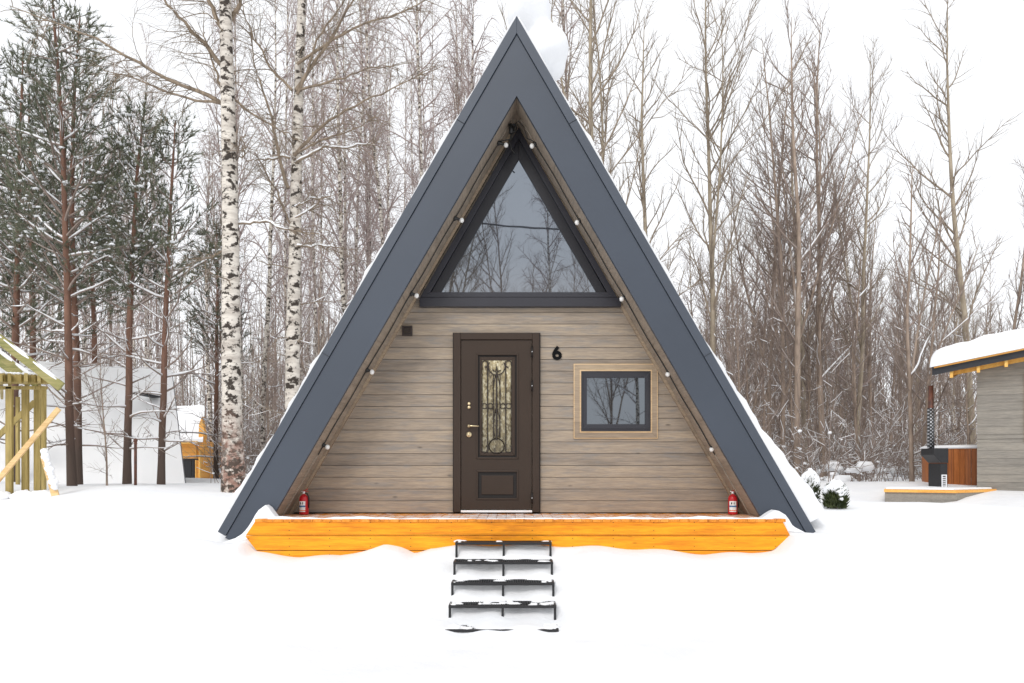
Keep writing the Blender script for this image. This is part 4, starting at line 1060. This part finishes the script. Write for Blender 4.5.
# ---------------------------------------------------------------- grey shed
SX=X(977,14); SA=math.radians(31.5)
e=empty('grey_shed',(SX,14,0),0,'grey plank shed with a thick pillow of snow on its overhanging roof','shed')
r=MB(); z=.75
while z<3.45:
    r.box(0,6,random.uniform(0,.002),.05,z,min(z+.142,3.45)); z+=.145
r.box(.004,5.9,.052,4.4,.7,3.45)
r.build('wall',M['grey_planks'],e)
r=MB(); r.box(0,6,-.018,-.001,Z(439,14),Z(435.5,14)); r.build('batten',M['grey_planks'],e)
r=MB(); r.box(.72,.80,-.03,-.002,1.9,3.1); r.build('batten',M['paletrim'],e)
xa,xb=-.674,6.4; ya=-.45
def rz_(x): return 3.154+(x-xa)*.167
def roofslab(mb,y0,y1,d0,d1,xs=xa,xe=xb,mat=0): mb.prism([(xs,rz_(xs)+d0),(xe,rz_(xe)+d0),(xe,rz_(xe)+d1),(xs,rz_(xs)+d1)],y0,y1,mat)
r=MB(); roofslab(r,ya,ya+.03,0,.12)
r.prism([(xa-.03,rz_(xa)),(xa-.002,rz_(xa)),(xa-.002,rz_(xa)+.20),(xa-.03,rz_(xa)+.20)],ya,4.6); r.build('fascia',M['asphalt'],e)
r=MB(); roofslab(r,ya+.04,4.6,.10,.15); r.build('roof',M['yellow_wood'],e)
r=MB(); roofslab(r,ya-.012,ya+.038,.122,.15); r.build('roof_edge',M['orange_wall'],e)
x=xa+.25
while x<6.2:
    r=MB(); r.prism([(x,rz_(x)-.11),(x+.05,rz_(x)-.11),(x+.05,rz_(x)+.098),(x,rz_(x)+.094)],ya+.04,4.5); r.build('rafter',M['yellow_wood'],e); x+=.42
r=MB(); roofslab(r,-.10,-.03,-.08,.09,xs=xa+.3); r.build('rafter',M['yellow_wood'],e)
r=MB(); n=70;m=24; V=[]
for j in range(m):
    for i in range(n):
        u=(i/(n-1))**1.5;v=(j/(m-1))**1.5; x=xa-.07+(xb-xa+.1)*u; y=ya-.10+5.5*v
        ed=min(1,max(0,x-xa+.07)/.22)**.28*min(1,max(0,y-ya+.10)/.25)**.35
        h=.35*ed*(1+.05*math.sin(x*3+y)+.05*math.sin(x*7-y*2)+.03*math.sin(x*15))
        V.append((x,y,rz_(x)+.16+max(0,h)))
r.add(V,[(j*n+i,j*n+i+1,(j+1)*n+i+1,(j+1)*n+i) for j in range(m-1) for i in range(n-1)],0,True)
V=[]
for i in range(n):
    u=(i/(n-1))**1.5; x=xa-.07+(xb-xa+.1)*u; V+=[(x,ya-.0,rz_(x)+.151),(x,ya-.10,rz_(x)+.162)]
r.add(V,[(2*i,2*i+2,2*i+3,2*i+1) for i in range(n-1)],0,True)
r.build('snow_layer',M['snow'],e)
for ch in e.children:
    for vv in ch.data.vertices:
        if vv.co.z>3.0: vv.co.z+=.115*(vv.co.y-ya)
    ch.matrix_parent_inverse.identity()
e.rotation_euler=(0,0,-SA)
# hot tub
Y=14.6; cx,cy=9.36,15.4; rt=.93; z0=gz(cx,cy)-.05; z1=Z(447.5,Y)
tub=empty('hot_tub',(cx,cy,.9),0,'round hot tub clad in red-brown staves beside the grey shed','hot tub')
r=MB(); k=58
for i in range(k):
    a0=2*math.pi*i/k+.004; a1=2*math.pi*(i+1)/k-.004
    am=(a0+a1)/2; v=[]
    for z in (z0,z1):
        for a,rr in ((a0,rt),(a1,rt),(a1,rt-.05),(a0,rt-.05)): v.append((cx+rr*math.cos(a),cy+rr*math.sin(a),z))
    r.add(v,[(0,1,5,4),(1,2,6,5),(2,3,7,6),(3,0,4,7),(4,5,6,7)])
r.build('staves',M['red_staves'],tub)
r=MB(); r.lathe((cx,cy,z1),[(rt-.03,-.03),(rt+.04,.0),(rt+.04,.025),(rt-.03,.055),(.05,.07)],48); r.build('snow_rim',M['tsnow'],tub)
Y=14.45; st=empty('tub_stove',(X(935,Y),Y,.9),0,'black wood stove with tall perforated chimney at the side of the hot tub','stove')
r=MB(); zA=Z(448.5,Y)
r.prism([(X(926.5,Y),zA),(X(941,Y),zA),(X(941,Y),Z(463,Y)),(X(934,Y),Z(463,Y)),(X(926.5,Y),Z(455,Y))],Y-.25,Y+.2)
r.prism([(X(934,Y),Z(463.3,Y)),(X(941,Y),Z(463.3,Y)),(X(941,Y),Z(489,Y)),(X(934,Y),Z(489,Y))],Y-.22,Y+.2)
r.build('firebox',M['black'],st,bevel=.008)
r=MB(); r.ring([(X(934.8,Y),Z(487,Y)),(X(939.8,Y),Z(487,Y)),(X(939.8,Y),Z(474.5,Y)),(X(934.8,Y),Z(474.5,Y))],[(X(935.7,Y),Z(486,Y)),(X(938.9,Y),Z(486,Y)),(X(938.9,Y),Z(475.5,Y)),(X(935.7,Y),Z(475.5,Y))],Y-.235,Y-.2201)
for i in range(5): r.box(X(935.9,Y),X(938.7,Y),Y-.232,Y-.2202,Z(485.2-i*1.9,Y),Z(484.4-i*1.9,Y))
r.build('grille',M['alu'],st)
cxx=X(929.4,Y)
r=MB(); r.lathe((cxx,Y-.05,zA),[(.045,0),(.045,Z(386,Y)-zA)],16); r.build('chimney',M['rust'],st)
r=MB(); r.lathe((cxx,Y-.05,zA+.002),[(.062,0),(.062,Z(408.5,Y)-zA)],20); r.build('chimney_guard',M['guard'],st)
# platform
pt=empty('platform',(X(930,14),14,.9),0,'low timber platform with an orange edge board under the hot tub and stove','platform')
poly=[(X(884,13.7),13.7,Z(489.3,13.7)),(X(956,13.2),13.2,Z(495.,13.2)),(X(1000,13.9),13.9,Z(492,13.9)),(X(1000,15.),15.,Z(488.5,15)),(X(888,15.2),15.2,Z(488.7,15.2))]
zp=Z(489.3,13.7)
v=[(p[0],p[1],zp) for p in poly]+[(p[0],p[1],zp-.05) for p in poly]
r=MB(); r.add(v,[(0,1,2,3,4),(5,9,8,7,6)]+[(i,5+i,5+(i+1)%5,(i+1)%5) for i in range(5)]); r.build('platform_top',M['orange_wall'],pt)
v=[(p[0]+.03,p[1]+.03,zp-.052) for p in poly]+[(p[0]+.03,p[1]+.03,zp-.4) for p in poly]
r=MB(); r.add(v,[(i,5+i,5+(i+1)%5,(i+1)%5) for i in range(5)]); r.build('skirt',M['grey_planks'],pt)
v=[(p[0]*1.0+.06*(1 if i in (0,4) else 0),p[1]+(.07 if i<3 else -.02),zp+.004) for i,p in enumerate(poly)]; v+=[(a+.03,b+.03,zp+.03) for a,b,_ in v]
r=MB(); r.add(v,[(5,6,7,8,9)]+[(i,(i+1)%5,5+(i+1)%5,5+i) for i in range(5)],0,False); r.build('snow_layer',M['tsnow'],pt)

# ---------------------------------------------------------------- light, sky, camera
W=bpy.data.worlds.new('World'); S.world=W; W.use_nodes=True; nt=W.node_tree; nt.nodes.clear()
out=nt.nodes.new('ShaderNodeOutputWorld'); bg=nt.nodes.new('ShaderNodeBackground'); sky=nt.nodes.new('ShaderNodeTexSky')
sky.sky_type='NISHITA'; sky.sun_disc=False; sky.sun_elevation=math.radians(38); sky.sun_rotation=math.radians(200); sky.air_density=1.; sky.dust_density=3.
hs=nt.nodes.new('ShaderNodeHueSaturation'); hs.inputs['Saturation'].default_value=.35
mx=nt.nodes.new('ShaderNodeMix'); mx.data_type='RGBA'; mx.inputs['Factor'].default_value=.82; mx.inputs['B'].default_value=(10.6,10.75,11.0,1)
nt.links.new(sky.outputs[0],hs.inputs['Color']); nt.links.new(hs.outputs[0],mx.inputs['A']); nt.links.new(mx.outputs['Result'],bg.inputs[0]); bg.inputs[1].default_value=.118
nt.links.new(bg.outputs[0],out.inputs[0])
sd=bpy.data.lights.new('Sun','SUN'); sd.energy=1.15; sd.angle=math.radians(20); sd.color=(1,.97,.93)
so2=bpy.data.objects.new('Sun',sd); C.objects.link(so2)
az=math.radians(200); el=math.radians(38)
dirv=Vector((math.sin(az)*math.cos(el),math.cos(az)*math.cos(el),math.sin(el))); so2.rotation_euler=dirv.to_track_quat('Z','Y').to_euler()
cam=bpy.data.cameras.new('Camera'); co=bpy.data.objects.new('Camera',cam); C.objects.link(co); co.location=(0,0,EYE); co.rotation_euler=(math.radians(90),0,0)
cam.sensor_width=36; cam.lens=36*F/1024; cam.shift_x=0; cam.shift_y=(HOR-341.5)/1024; cam.clip_end=2000; cam.clip_start=.05
S.camera=co
S.view_settings.view_transform='Standard'; S.view_settings.look='None'; S.view_settings.exposure=0; S.view_settings.gamma=1
S.render.film_transparent=False
S.cycles.max_bounces=6; S.cycles.diffuse_bounces=3; S.cycles.use_denoising=True
